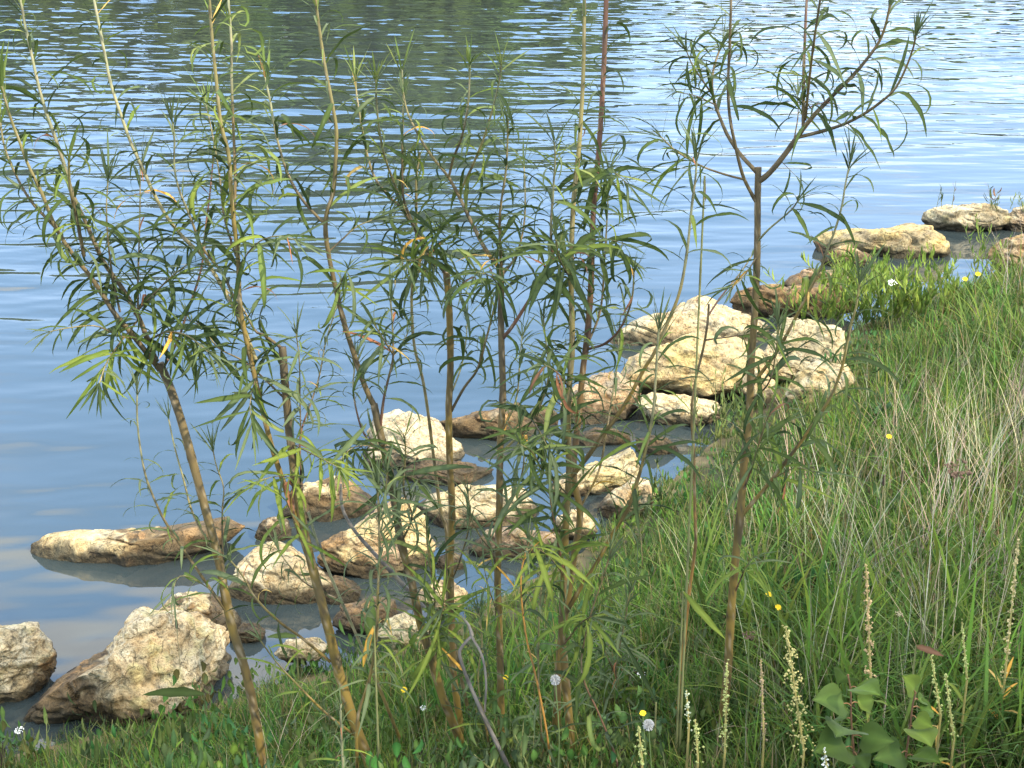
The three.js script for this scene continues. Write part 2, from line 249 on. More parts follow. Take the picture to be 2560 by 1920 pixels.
small('small stone wedged between rounded cream rock and brown tipped rock', 690, 1345, 90, 50, 41, { main: P_GREY, stain: 0.1 });
small('dark wet stone left of the flat cream rock', 1000, 1345, 110, 50, 42, { main: P_BROWN, stain: 0.2 });
small('brown stone between the speckled rock and the tan topped rock', 1355, 1060, 80, 45, 43, { main: P_GREY, stain: 0.12 });
small('dark stone under the left end of the stacked boulders', 1590, 985, 110, 70, 44, { main: P_GREY, stain: 0.25 });
small('brown stone below the tan topped rock, awash', 1500, 1110, 130, 40, 45, { main: P_BROWN, stain: 0.2 });
small('cream stone between stacked boulders and pale white rock', 1900, 985, 90, 60, 46, { y0: 0.08, stain: -0.2 });
small('grey stone between the dark layered rock and the upper boulder', 1880, 840, 100, 50, 47, { main: P_GREY, stain: 0.05 });
small('low dark stone right of the wedge rock in the water', 1640, 1130, 110, 45, 48, { main: P_BROWN, stain: 0.2 });
small('cream stone beside the pink rock at the grass edge', 1440, 1330, 110, 55, 49, { y0: 0.03, stain: -0.1 });
small('brown stone at the waterline between grey yellow rock and slab', 2110, 660, 120, 45, 50, { main: P_PINK, stain: 0.1 });
small('pebble sized stone in the shallows left of the low brown slab', 1130, 1420, 80, 35, 51, { main: P_GREY, stain: 0.1 });
small('half sunk stone right of the rounded cream rock', 850, 1500, 110, 55, 52, { main: P_BROWN, stain: 0.15 });
small('wet stone between leaning stem and small brown rock', 620, 1600, 90, 40, 53, { main: P_GREY, stain: 0.1 });
console.log('rocks');

// ---------------------------------------------------------------- willow leaves: a few bent shapes shared by every leaf
function leafShape(o) { // unit length along +y, face normal +z; bends towards -z
  const { w = 0.085, bend = 0.8, curl = 0, wave = 0.02, fold = 0.25, twist = 0, seed = 1, n = 9, belly = 0.42 } = o;
  const rng = mulberry(seed * 31 + 7), pos = [], c = [], idx = [];
  let y = 0, z = 0, ang = 0; const ph = rng() * 6;
  for (let i = 0; i <= n; i++) {
    const t = i / n, prof = Math.pow(Math.sin(Math.PI * Math.pow(t * 0.97 + 0.02, Math.log(0.5) / Math.log(belly))), 0.8);
    const hw = w / 2 * Math.max(prof, t > 0.97 ? 0.02 : 0.1) * (1 + 0.1 * Math.sin(t * 21 + ph));
    if (i) { const a = ang + (bend + curl * t * t * 2.2) / n * 0.5; y += Math.cos(a) / n; z -= Math.sin(a) / n; ang += (bend + curl * t * t * 2.2) / n; }
    const nx = Math.sin(ang), tw = twist * t, wv = wave * Math.sin(t * 17 + ph), wv2 = wave * Math.sin(t * 15 + ph + 2);
    const ny = -Math.sin(ang) * 0, nz = Math.cos(ang);
    for (const s of [-1, 0, 1]) {
      const lift = s === 0 ? 0 : fold * hw + (s > 0 ? wv : wv2) * prof * 0.6;
      pos.push(s * hw * Math.cos(tw), y + nx * (lift + s * hw * Math.sin(tw)), z + nz * (lift + s * hw * Math.sin(tw)));
      const k = s === 0 ? 1.5 : 0.9 + 0.2 * rng(); c.push(k, k, k * (s === 0 ? 1.1 : 1));
    }
    if (i) { const a = (i - 1) * 3, b = i * 3; for (const k of [0, 1]) idx.push(a + k, a + k + 1, b + k, a + k + 1, b + k + 1, b + k); }
  }
  return geom(pos, idx, c);
}
const LEAVES = {
  tip: [0.1, 0.25, 0.05, 0.35].map((b, i) => leafShape({ w: 0.06 + 0.01 * (i % 2), bend: b, seed: i + 1, wave: 0.008, twist: i * 0.3 - 0.4 })),
  arch: [1.1, 1.5, 1.9, 1.3, 2.3, 1.7].map((b, i) => leafShape({ w: 0.062 + 0.008 * (i % 3), bend: b * 0.85, curl: [0, 0.4, 1.3, 0, 1.8, 0.3][i], seed: i + 11, wave: 0.014, twist: [0.3, -0.5, 0.2, -0.2, 0.6, -0.8][i] })),
  broad: [0.5, 0.9, 1.3, 0.7, 1.1].map((b, i) => leafShape({ w: 0.086 + 0.01 * (i % 3), bend: b, seed: i + 31, wave: 0.03, fold: 0.35, twist: [0.4, -0.3, 0.5, -0.6, 0.1][i] })),
  curl: [2.6, 3.6, 2.2].map((b, i) => leafShape({ w: 0.07, bend: b, curl: 1.6 + i, seed: i + 51, wave: 0.03, twist: 1.1 })),
};
const LM = {
  deep: [leafMat(0.042, 0.064, 0.013), leafMat(0.055, 0.08, 0.018), leafMat(0.033, 0.052, 0.015)],
  grey: [leafMat(0.095, 0.12, 0.05), leafMat(0.08, 0.108, 0.04)],
  fresh: [leafMat(0.13, 0.165, 0.038), leafMat(0.1, 0.14, 0.03), leafMat(0.165, 0.19, 0.05)],
  lime: [leafMat(0.14, 0.175, 0.026), leafMat(0.105, 0.145, 0.022)],
  gold: [leafMat(0.52, 0.28, 0.045), leafMat(0.45, 0.3, 0.08)],
  brown: [leafMat(0.3, 0.12, 0.05), leafMat(0.16, 0.08, 0.04)],
};
// ---------------------------------------------------------------- stems
function tube(pts, r0, r1, colOf, o = {}) { // pts: THREE.Vector3 list; tapered, slightly knotty tube
  const curve = new THREE.CatmullRomCurve3(pts, false, 'centripetal'), len = curve.getLength();
  const seg = Math.max(6, Math.min(150, Math.round(len / (o.step ?? 0.014)))), rad = o.sides ?? 8, seed = o.seed ?? 1;
  const fr = curve.computeFrenetFrames(seg, false), pos = [], c = [], idx = [];
  for (let i = 0; i <= seg; i++) {
    const t = i / seg, p = curve.getPointAt(t), N = fr.normals[i], B = fr.binormals[i];
    const knot = Math.pow(Math.max(0, Math.sin(t * len * 33 + seed * 3 + 5 * noise.noise(t * len * 7, seed, 0.5))), 14) * 0.15;
    const r = lerp(r0, r1, t) * (1 + knot);
    for (let j = 0; j < rad; j++) {
      const a = j / rad * Math.PI * 2, rr = r * (1 + 0.1 * noise.noise(p.x * 60 + j * 3.1, p.y * 40 + seed, p.z * 60));
      const x = p.x + (N.x * Math.cos(a) + B.x * Math.sin(a)) * rr, y = p.y + (N.y * Math.cos(a) + B.y * Math.sin(a)) * rr, z = p.z + (N.z * Math.cos(a) + B.z * Math.sin(a)) * rr;
      pos.push(x, y, z); const k = colOf(t, x, y, z, len), sc = 1 - 0.4 * smooth(0.03, 0.1, knot); c.push(k[0] * sc, k[1] * sc, k[2] * sc);
    }
    if (i) for (let j = 0; j < rad; j++) { const a = (i - 1) * rad, b = i * rad, k = (j + 1) % rad; idx.push(a + j, a + k, b + j, a + k, b + k, b + j); }
  }
  const e = pos.length / 3, end = curve.getPointAt(1); pos.push(end.x, end.y, end.z); c.push(...(o.capCol ?? c.slice(-3)));
  for (let j = 0; j < rad; j++) idx.push(seg * rad + j, seg * rad + (j + 1) % rad, e);
  const g = geom(pos, idx, c); g.userData = { curve, len }; return g;
}
const BARKS = { gold: [[0.215, 0.14, 0.024], [0.125, 0.085, 0.024]], brown: [[0.15, 0.105, 0.038], [0.085, 0.064, 0.03]], green: [[0.24, 0.2, 0.07], [0.18, 0.15, 0.06]], red: [[0.17, 0.075, 0.04], [0.11, 0.06, 0.035]], pale: [[0.27, 0.26, 0.13], [0.2, 0.2, 0.1]], grey: [[0.2, 0.175, 0.145], [0.1, 0.085, 0.07]], orange: [[0.42, 0.2, 0.035], [0.3, 0.15, 0.03]] };
const barkCol = (kind, kind2) => (t, x, y, z) => {
  const n = fbm(x * 25, y * 7, z * 25, 3), sp = noise.noise(x * 160, y * 90, z * 160), a = BARKS[kind], b = BARKS[kind2 ?? kind];
  let k = mixc(mixc(a[0], a[1], smooth(-0.2, 0.25, n)), mixc(b[0], b[1], smooth(-0.2, 0.25, n)), smooth(0.35, 0.85, t + n * 0.3));
  if (sp > 0.38) k = mixc(k, [0.36, 0.28, 0.17], 0.6); if (sp < -0.4) k = mixc(k, [0.05, 0.035, 0.02], 0.7);
  return k;
};
const BARK = vcMat(0.72);
const UP3 = V3(0, 1, 0), M4 = new THREE.Matrix4();
let leafCount = 0;
// stem: px points from the foot up with widths in px; branches grow from the stem or an earlier branch
function sapling(name, label, depth, stem, branches, seed, bark = ['gold', 'brown'], group = 'young willows on the bank') {
  const rng = mulberry(seed * 7919), foot = atDepth(stem.pts[0][0], stem.pts[0][1], depth);
  const origin = V3(foot.x, Math.min(foot.y, groundY(foot.x, foot.z)), foot.z), g = base(name, origin), lists = [], leaves = [];
  const toLocal = (p) => p.clone().sub(origin);
  const make = (pxs, dz0, dz1, w0, w1, kinds, partName, cap) => {
    const pts = pxs.map(([x, y], i) => atDepth(x, y, depth + lerp(dz0, dz1, i / (pxs.length - 1))));
    lists.push({ pxs, pts, dz0, dz1 });
    const loc = pts.map(toLocal);
    if (partName === 'stem') loc.unshift(loc[0].clone().add(V3((loc[0].x - loc[1].x) * 0.2, -0.3, 0)));
    const mpp = depth / F / Math.cos(0.2), geo = tube(loc, w0 * mpp / 2, w1 * mpp / 2, barkCol(...kinds), { seed: seed + lists.length, sides: w0 > 14 ? 12 : 7, capCol: cap ? [0.28, 0.17, 0.08] : undefined });
    return [part(partName, geo, BARK, g), geo.userData];
  };
  const grow = (mesh, { curve, len }, o) => {
    const { t0 = 0.15, L = 0.105, sp = 0.021, tone = 'deep', tipTone = 'grey', star = 8, droop = 1, broad = 0.25, end = 1 } = o;
    const n = Math.round(len * (end - t0) / (sp * (o.low ? 0.5 : 0.4))); let az = rng() * 6.28;
    const put = (t, angle, length, shape, mat) => {
      const p = curve.getPointAt(clamp(t)), ax = curve.getTangentAt(clamp(t));
      az += 2.4 + (rng() - 0.5) * 0.7;
      const e1 = V3(ax.y, -ax.x, 0.01).normalize(), e2 = ax.clone().cross(e1).normalize(), rad = e1.multiplyScalar(Math.cos(az)).addScaledVector(e2, Math.sin(az));
      const d = ax.clone().multiplyScalar(Math.cos(angle)).addScaledVector(rad, Math.sin(angle)); d.y -= droop * 0.12 * rng() * Math.sin(angle); d.normalize();
      let nrm = ax.clone().addScaledVector(UP3, 0.9); nrm.addScaledVector(d, -nrm.dot(d)).normalize();
      nrm.applyAxisAngle(d, (rng() - 0.5) * 1.1);
      const side = d.clone().cross(nrm).negate().normalize();
      const m = new THREE.Mesh(shape, mat); m.name = 'leaf'; m.castShadow = m.receiveShadow = true;
      M4.makeBasis(side.negate(), d, nrm); m.quaternion.setFromRotationMatrix(M4); m.position.copy(p); m.scale.set(length * (0.64 + 0.44 * rng()), length * 1.04, length * 1.06);
      leaves.push([m, mesh, length]);
    };
    const pick = (a) => a[Math.floor(rng() * a.length)];
    for (let i = 0; i < n; i++) {
      const u = i / n, t = lerp(t0, end, u) + (rng() - 0.5) * 0.03, top = smooth(0.72, 1, u);
      if (rng() < 0.12 + 0.25 * smooth(0.1, 0.4, noise.noise(t * len * 9, seed * 3.3, lists.length))) continue;
      let length = L * lerp(1.0 + 0.3 * (1 - u), 0.62, top) * (0.38 + 0.8 * rng());
      const r = rng(), kind = rng() < broad * (1 - u) * 0.8 ? 'broad' : r < 0.06 ? 'curl' : top > 0.7 ? 'tip' : 'arch';
      if (kind === 'broad') length = Math.min(length, 0.125);
      let m = rng() < top ? tipTone : tone; const q = rng();
      if (q < 0.014 * (1.4 - u)) m = 'gold'; else if (q < 0.026) m = 'brown'; else if (q < 0.09) m = 'lime'; else if (q < 0.24) m = 'grey'; else if (q < 0.29) m = 'fresh';
      if (m === 'gold' || m === 'brown') length *= 0.75;
      put(t, lerp(0.92, 0.42, top) + (rng() - 0.5) * 0.85, length, pick(LEAVES[kind]), pick(LM[m]));
    }
    if (end === 1) for (let i = 0; i < star * (0.6 + 0.6 * rng()); i++) put(1 - 0.04 * rng(), 0.12 + 0.45 * rng(), L * (0.45 + 0.4 * rng()), pick(LEAVES.tip), pick(LM[tipTone]));
  };
  const [sm, su] = make(stem.pts, 0, stem.dz ?? 0, stem.w[0], stem.w[1], bark, 'stem', true);
  if (stem.leaf) grow(sm, su, stem.leaf);
  for (const b of branches) {
    const [x, y] = b.pts[0]; let best = 1e9, dz = 0;
    for (const l of lists) for (let i = 0; i < l.pxs.length - 1; i++) for (let k = 0; k <= 8; k++) {
      const u = k / 8, dd = Math.hypot(lerp(l.pxs[i][0], l.pxs[i + 1][0], u) - x, lerp(l.pxs[i][1], l.pxs[i + 1][1], u) - y);
      if (dd < best) { best = dd; dz = lerp(l.dz0, l.dz1, (i + u) / (l.pxs.length - 1)); }
    }
    const [bm, bu] = make(b.pts, dz, dz + (b.dz ?? (rng() - 0.5) * 0.3), b.w?.[0] ?? 7, b.w?.[1] ?? 3.5, b.bark ?? ['brown', 'green'], 'branch');
    if (b.leaf !== null) grow(bm, bu, { ...(b.leaf ?? {}), low: b.pts.at(-1)[1] > 930 });
  }
  leaves.sort((a, b) => b[2] - a[2]);
  const rest = [];
  leaves.forEach(([m, p], i) => { if (i < 300) p.add(m); else rest.push(m); });
  if (rest.length) {
    const byMat = new Map(); for (const m of rest) { m.updateMatrix(); const q = m.geometry.clone().applyMatrix4(m.matrix); byMat.set(m.material, [...(byMat.get(m.material) ?? []), q]); }
    const hold = new THREE.Group(); hold.name = 'small_leaves'; hold.userData.kind = 'stuff'; g.add(hold);
    for (const [mat, gs] of byMat) { const q = part('small_leaf_mass', mergeGeometries(gs), mat, hold); q.userData.kind = 'stuff'; }
  }
  leafCount += leaves.length;
  return tag(g, label, 'willow', group);
}
const bright = { tone: 'fresh', tipTone: 'fresh' }, dull = { tone: 'deep', tipTone: 'deep' };

sapling('willow_sapling', 'willow stem leaning left at far left, forked below a dense drooping crown', 2.75,
  { pts: [[655, 1905], [636, 1780], [612, 1670], [578, 1560], [544, 1389], [498, 1215], [457, 1065], [422, 960], [399, 908]], w: [27, 22] },
  [
    { pts: [[400, 925], [328, 833], [289, 787], [231, 698], [185, 640], [140, 570], [104, 482], [69, 409], [46, 347], [23, 285], [4, 216]], w: [15, 5], dz: -0.12, bark: ['brown', 'green'], leaf: { t0: 0.18, L: 0.12, sp: 0.019, ...{ tone: 'deep', tipTone: 'fresh' }, broad: 0.5 } },
    { pts: [[392, 905], [366, 840], [347, 794], [309, 725], [262, 659], [216, 559], [181, 482], [162, 417], [139, 347], [112, 270], [93, 200], [77, 127], [62, 58], [50, -10]], w: [14, 6], dz: 0.1, bark: ['brown', 'pale'], leaf: { t0: 0.12, L: 0.12, sp: 0.017, tone: 'deep', tipTone: 'fresh', broad: 0.4 } },
    { pts: [[140, 570], [77, 502], [39, 436], [12, 370], [0, 301]], w: [8, 4], leaf: { tipTone: 'fresh' } },
    { pts: [[210, 640], [190, 540], [175, 470], [172, 400]], w: [10, 6], dz: -0.1, leaf: { t0: 0.1, L: 0.12, tipTone: 'fresh', star: 11 } },
    { pts: [[300, 780], [281, 690], [270, 600], [266, 520], [270, 450]], w: [6, 3], leaf: { L: 0.12 } },
    { pts: [[345, 800], [345, 700], [348, 600], [350, 505], [351, 420]], w: [6, 3], dz: 0.12, leaf: { L: 0.12 } },
    { pts: [[409, 918], [444, 852], [471, 771], [494, 706], [509, 637], [513, 579], [525, 482], [534, 386]], w: [7, 4], dz: 0.15, bark: ['red', 'red'], leaf: { t0: 0.4, sp: 0.05, L: 0.09 } },
    { pts: [[345, 800], [290, 870], [265, 910], [248, 960]], w: [5, 3], dz: -0.2, leaf: { t0: 0, L: 0.12, sp: 0.011, broad: 1, tone: 'lime', tipTone: 'deep', star: 6, droop: 5 } },
    { pts: [[370, 850], [300, 840], [240, 815], [170, 820], [120, 830]], w: [5, 2.5], dz: -0.15, leaf: { t0: 0.2, L: 0.09, sp: 0.024, broad: 0.6, droop: 4 } },
    { pts: [[370, 850], [420, 830], [470, 840], [520, 880]], w: [5, 3], dz: -0.15, leaf: { t0: 0.05, L: 0.12, sp: 0.011, broad: 1, tone: 'deep', star: 6, droop: 5 } },
    { pts: [[335, 785], [380, 740], [430, 690], [470, 660]], w: [6, 3], dz: -0.05, leaf: { t0: 0.05, L: 0.11, sp: 0.015, broad: 0.7 } },
    { pts: [[567, 1531], [521, 1465], [463, 1380], [417, 1311], [397, 1273], [367, 1199], [351, 1122], [343, 1045], [343, 968]], w: [9, 4], dz: -0.1, bark: ['brown', 'pale'], leaf: { t0: 0.3, L: 0.085, sp: 0.025, tone: 'grey' } },
    { pts: [[545, 1392], [500, 1320], [478, 1273], [459, 1199], [436, 1115], [421, 1045]], w: [7, 4], dz: 0.1, bark: ['green', 'pale'], leaf: { t0: 0.1, L: 0.08, sp: 0.024, tone: 'grey', star: 7 } },
    { pts: [[560, 1440], [556, 1350], [556, 1273], [559, 1219], [540, 1161], [532, 1122]], w: [6, 3], dz: 0.05, leaf: { t0: 0.1, L: 0.1, sp: 0.018, broad: 0.6 } },
    { pts: [[575, 1545], [520, 1470], [450, 1440], [430, 1480]], w: [4, 2], dz: -0.1, leaf: { t0: 0.3, L: 0.11, sp: 0.035, tone: 'lime', broad: 0.9, star: 3 } },
  ], 11);
sapling('willow_sapling', 'thick golden stem at lower left with sawn top and long upright shoots', 2.7,
  { pts: [[925, 1920], [902, 1851], [871, 1762], [844, 1666], [821, 1573], [794, 1465], [771, 1376], [752, 1280], [736, 1180], [722, 1060], [712, 950], [706, 868]], w: [34, 20] },
  [
    { pts: [[768, 1384], [709, 1207], [679, 1115], [652, 1007], [633, 925], [602, 775], [594, 633], [585, 560], [579, 502], [571, 386], [552, 309], [540, 193], [532, 116], [523, 0], [520, -30]], w: [16, 7], dz: -0.1, bark: ['gold', 'green'], leaf: { t0: 0.3, L: 0.12, sp: 0.016, tipTone: 'fresh', tone: 'deep', broad: 0.45 } },
    { pts: [[585, 560], [588, 440], [583, 309], [579, 193], [579, 116], [571, 0], [570, -30]], w: [8, 6], dz: 0.1, bark: ['brown', 'pale'], leaf: { t0: 0.05, L: 0.12, sp: 0.02, tipTone: 'fresh', tone: 'fresh' } },
    { pts: [[640, 900], [600, 800], [540, 690], [505, 637], [471, 606], [424, 552], [386, 486], [355, 417], [328, 359], [301, 282], [278, 212], [262, 135], [247, 58], [233, -10]], w: [11, 7], dz: 0.25, bark: ['green', 'pale'], leaf: { t0: 0.3, L: 0.1, sp: 0.024, tone: 'deep', tipTone: 'deep', star: 0 } },
    { pts: [[605, 800], [560, 690], [505, 617], [475, 540], [448, 475], [436, 417], [436, 347], [430, 300]], w: [8, 4], dz: -0.1, bark: ['brown', 'pale'], leaf: { t0: 0.15, L: 0.095, sp: 0.019 } },
    { pts: [[590, 640], [560, 540], [549, 440], [530, 330], [515, 260]], w: [6, 3], dz: 0.18, leaf: { t0: 0.05, L: 0.12, sp: 0.018, tone: 'lime', tipTone: 'fresh', broad: 0.5 } },
    { pts: [[710, 875], [660, 838], [640, 829], [600, 760], [560, 720]], w: [9, 4], dz: 0.1, leaf: { t0: 0.2, L: 0.1, sp: 0.02 } },
    { pts: [[716, 1000], [613, 906], [544, 868], [505, 817], [470, 800]], w: [6, 3], dz: 0.1, leaf: { t0: 0.3, L: 0.12, sp: 0.014, broad: 0.8, droop: 3 } },
    { pts: [[600, 660], [640, 610], [690, 590], [740, 600]], w: [4, 2], dz: -0.15, leaf: { t0: 0, L: 0.12, sp: 0.014, broad: 0.6, tone: 'deep' } },
    { pts: [[756, 1250], [752, 1084], [775, 1014], [798, 941], [814, 856], [829, 806], [845, 756]], w: [6, 3], dz: 0.15, bark: ['red', 'pale'], leaf: { t0: 0.3, L: 0.09, sp: 0.016, tone: 'grey' } },
    { pts: [[752, 1084], [750, 1000], [748, 900], [740, 830]], w: [4, 3], dz: -0.1, leaf: { t0: 0.1, L: 0.09, sp: 0.015, tone: 'grey' } },
    { pts: [[640, 941], [625, 1010], [630, 1060]], w: [3, 2], dz: -0.15, leaf: { t0: 0, L: 0.14, sp: 0.016, tone: 'deep', broad: 1, star: 3, droop: 6 } },
    { pts: [[745, 1200], [700, 1190], [650, 1200]], w: [3, 2], dz: -0.15, leaf: { t0: 0, L: 0.12, sp: 0.022, tone: 'lime', broad: 1, star: 4, droop: 5 } },
    { pts: [[730, 1110], [790, 1140], [850, 1170]], w: [4, 2], dz: -0.2, leaf: { t0: 0, L: 0.14, sp: 0.02, tone: 'lime', tipTone: 'lime', broad: 1, star: 4, droop: 5 } },
    { pts: [[825, 1654], [756, 1596], [698, 1554], [640, 1496], [600, 1430], [571, 1396]], w: [9, 4], dz: -0.1, bark: ['gold', 'green'], leaf: { t0: 0.45, L: 0.1, sp: 0.02, tone: 'deep', broad: 0.5 } },
    { pts: [[883, 1836], [814, 1782], [740, 1708], [690, 1654], [650, 1600]], w: [8, 3], dz: -0.1, bark: ['gold', 'green'], leaf: { t0: 0.4, L: 0.09, sp: 0.025, tone: 'lime' } },
    { pts: [[840, 1496], [760, 1455], [720, 1410], [695, 1375]], w: [5, 3], dz: 0.1, leaf: { t0: 0.1, L: 0.08, sp: 0.013, tone: 'grey' } },
    { pts: [[770, 1370], [735, 1300], [715, 1250]], w: [4, 3], dz: -0.12, leaf: { t0: 0.1, L: 0.15, sp: 0.03, tone: 'lime', tipTone: 'lime', broad: 1, star: 3, droop: 6 } },
  ], 12);
sapling('willow_sapling', 'golden stem left of centre cut off by the pale rock, tall shoot above', 2.8,
  { pts: [[1169, 1915], [1157, 1866], [1130, 1801], [1103, 1731], [1084, 1666], [1068, 1612], [1049, 1550], [1026, 1442], [1003, 1357], [979, 1207], [968, 1153], [949, 1076], [935, 1010]], w: [26, 20] },
  [
    { pts: [[937, 1018], [910, 960], [883, 879], [860, 806], [841, 729], [821, 633], [814, 579], [817, 532], [833, 482], [839, 405], [841, 328], [829, 251], [814, 174], [802, 97], [792, 23], [788, -20]], w: [15, 6], dz: -0.1, bark: ['brown', 'green'], leaf: { t0: 0.5, L: 0.12, sp: 0.022, tone: 'deep', tipTone: 'fresh', broad: 0.4 } },
    { pts: [[812, 560], [767, 513], [733, 463], [713, 417], [698, 367], [686, 316], [677, 262], [663, 193]], w: [8, 5], dz: 0.1, bark: ['brown', 'pale'], leaf: { t0: 0.1, L: 0.12, sp: 0.019, tipTone: 'fresh' } },
    { pts: [[823, 628], [856, 598], [891, 567], [930, 550]], w: [5, 3], leaf: { t0: 0.3, L: 0.1, sp: 0.016 } },
    { pts: [[950, 1080], [960, 995], [980, 910], [983, 887], [980, 794], [976, 750]], w: [8, 4], dz: -0.08, bark: ['red', 'pale'], leaf: { t0: 0.25, L: 0.1, sp: 0.015, tone: 'deep', broad: 0.5 } },
    { pts: [[983, 887], [960, 850], [935, 810]], w: [5, 3], dz: -0.1, leaf: { t0: 0, L: 0.11, sp: 0.014, broad: 0.7 } },
    { pts: [[983, 890], [1005, 860], [1018, 835]], w: [4, 3], leaf: { t0: 0.1, L: 0.085, sp: 0.013, tone: 'grey' } },
    { pts: [[841, 729], [860, 690], [871, 671]], w: [5, 3], dz: -0.1, leaf: { t0: 0, L: 0.12, sp: 0.012, broad: 0.6 } },
    { pts: [[940, 1120], [910, 1084], [891, 1026], [883, 968], [887, 915]], w: [6, 4], dz: 0.05, bark: ['red', 'pale'], leaf: { t0: 0.3, L: 0.085, sp: 0.016, tone: 'grey', star: 10 } },
    { pts: [[960, 1130], [925, 1115], [880, 1120], [850, 1150]], w: [4, 2], dz: -0.15, leaf: { t0: 0, L: 0.11, sp: 0.012, broad: 0.6, droop: 3 } },
    { pts: [[1003, 1357], [1030, 1290], [1010, 1230], [1014, 1130], [1012, 1090]], w: [6, 4], dz: -0.1, leaf: { t0: 0.1, L: 0.1, sp: 0.012, broad: 0.4, tone: 'grey' } },
    { pts: [[1068, 1612], [1087, 1500], [1075, 1410], [1068, 1357], [1066, 1320]], w: [6, 4], dz: -0.12, leaf: { t0: 0.05, L: 0.11, sp: 0.011, broad: 0.7, tone: 'deep', droop: 2 } },
    { pts: [[1090, 1640], [1100, 1560], [1110, 1500]], w: [4, 3], dz: -0.15, leaf: { t0: 0, L: 0.15, sp: 0.014, broad: 1, tone: 'lime', tipTone: 'lime', star: 5, droop: 8 } },
    { pts: [[979, 1207], [1010, 1190], [1050, 1200]], w: [4, 2], dz: -0.1, leaf: { t0: 0, L: 0.12, sp: 0.014, broad: 0.7, droop: 3 } },
  ], 13);
sapling('willow_sapling', 'slim upright willow shoot in front of the large cream rock', 2.62,
  { pts: [[895, 1793], [922, 1704], [941, 1589], [945, 1473], [949, 1376], [947, 1290], [944, 1210]], w: [11, 6], leaf: { t0: 0.45, L: 0.1, sp: 0.012, tone: 'grey', star: 10, broad: 0.2 } },
  [{ pts: [[947, 1290], [962, 1240], [968, 1180]], w: [5, 3], leaf: { t0: 0, L: 0.09, sp: 0.012, tone: 'grey' } }], 14, ['gold', 'green']);
sapling('dry_willow_stem', 'bare pale stem crossing behind the slim shoot', 2.9,
  { pts: [[1022, 1917], [976, 1789], [929, 1673], [856, 1508], [794, 1357], [771, 1280]], w: [12, 7] }, [], 15, ['gold', 'pale']);
sapling('willow_sapling', 'thin bending stem with few leaves, left of the two straight stems', 3.05,
  { pts: [[1200, 1880], [1165, 1750], [1134, 1589], [1118, 1473], [1115, 1319], [1103, 1280], [1084, 1142], [1072, 1045], [1057, 949], [1037, 871], [1030, 794], [1030, 717], [1037, 659], [1041, 540], [1041, 444], [1050, 380]], w: [13, 6], leaf: { t0: 0.78, sp: 0.024, L: 0.11 } },
  [{ pts: [[1032, 720], [1045, 690], [1060, 650], [1080, 660]], w: [3, 2], leaf: { t0: 0.2, L: 0.1, sp: 0.02 } }, { pts: [[1034, 700], [1025, 660], [1010, 640]], w: [3, 2], leaf: { t0: 0.3, sp: 0.02, tone: 'gold' } }], 16, ['brown', 'green']);
sapling('willow_sapling', 'straight sawn stem left of centre, fan of three shoots on top', 2.92,
  { pts: [[1157, 1870], [1149, 1801], [1134, 1685], [1130, 1589], [1126, 1434], [1130, 1280], [1124, 1142], [1122, 1026], [1126, 910], [1122, 756], [1116, 682]], w: [21, 17] },
  [
    { pts: [[1117, 690], [1100, 665], [1072, 633], [1041, 579], [1014, 532], [972, 490], [941, 451], [922, 401], [910, 347], [898, 278], [891, 231], [889, 190]], w: [10, 4], dz: 0.15, bark: ['brown', 'green'], leaf: { t0: 0.12, L: 0.11, sp: 0.015, tipTone: 'fresh', broad: 0.4 } },
    { pts: [[1014, 532], [980, 444], [960, 386], [949, 328], [941, 251], [939, 195]], w: [7, 4], dz: -0.15, bark: ['green', 'pale'], leaf: { t0: 0.05, L: 0.105, sp: 0.018, tipTone: 'fresh', broad: 0.35 } },
    { pts: [[1041, 579], [1010, 500], [1006, 444], [1006, 347], [1008, 270], [1005, 172]], w: [7, 4], dz: -0.05, bark: ['brown', 'pale'], leaf: { t0: 0.05, L: 0.105, sp: 0.018, tipTone: 'fresh' } },
    { pts: [[1072, 633], [1040, 650], [1010, 650]], w: [4, 2], dz: -0.15, leaf: { t0: 0, L: 0.12, sp: 0.013, broad: 0.7, droop: 3 } },
    { pts: [[1072, 633], [1085, 600], [1100, 570]], w: [4, 2], dz: -0.1, leaf: { t0: 0, L: 0.12, sp: 0.012, broad: 0.6 } },
    { pts: [[1128, 1028], [1161, 968], [1192, 926], [1211, 864], [1234, 775], [1246, 717], [1250, 680]], w: [8, 4], dz: -0.12, bark: ['brown', 'green'], leaf: { t0: 0.3, L: 0.1, sp: 0.017 } },
    { pts: [[1128, 985], [1153, 918], [1165, 852], [1168, 800]], w: [5, 3], dz: 0.1, bark: ['pale', 'pale'], leaf: { t0: 0.45, L: 0.1, sp: 0.015, broad: 0.6 } },
    { pts: [[1124, 756], [1150, 720], [1160, 700]], w: [4, 2], leaf: { t0: 0.2, L: 0.085, sp: 0.014, tone: 'grey' } },
    { pts: [[1130, 1450], [1150, 1400], [1175, 1300], [1170, 1230]], w: [5, 3], dz: -0.1, leaf: { t0: 0.2, L: 0.08, sp: 0.014, tone: 'grey' } },
  ], 17, ['gold', 'gold']);
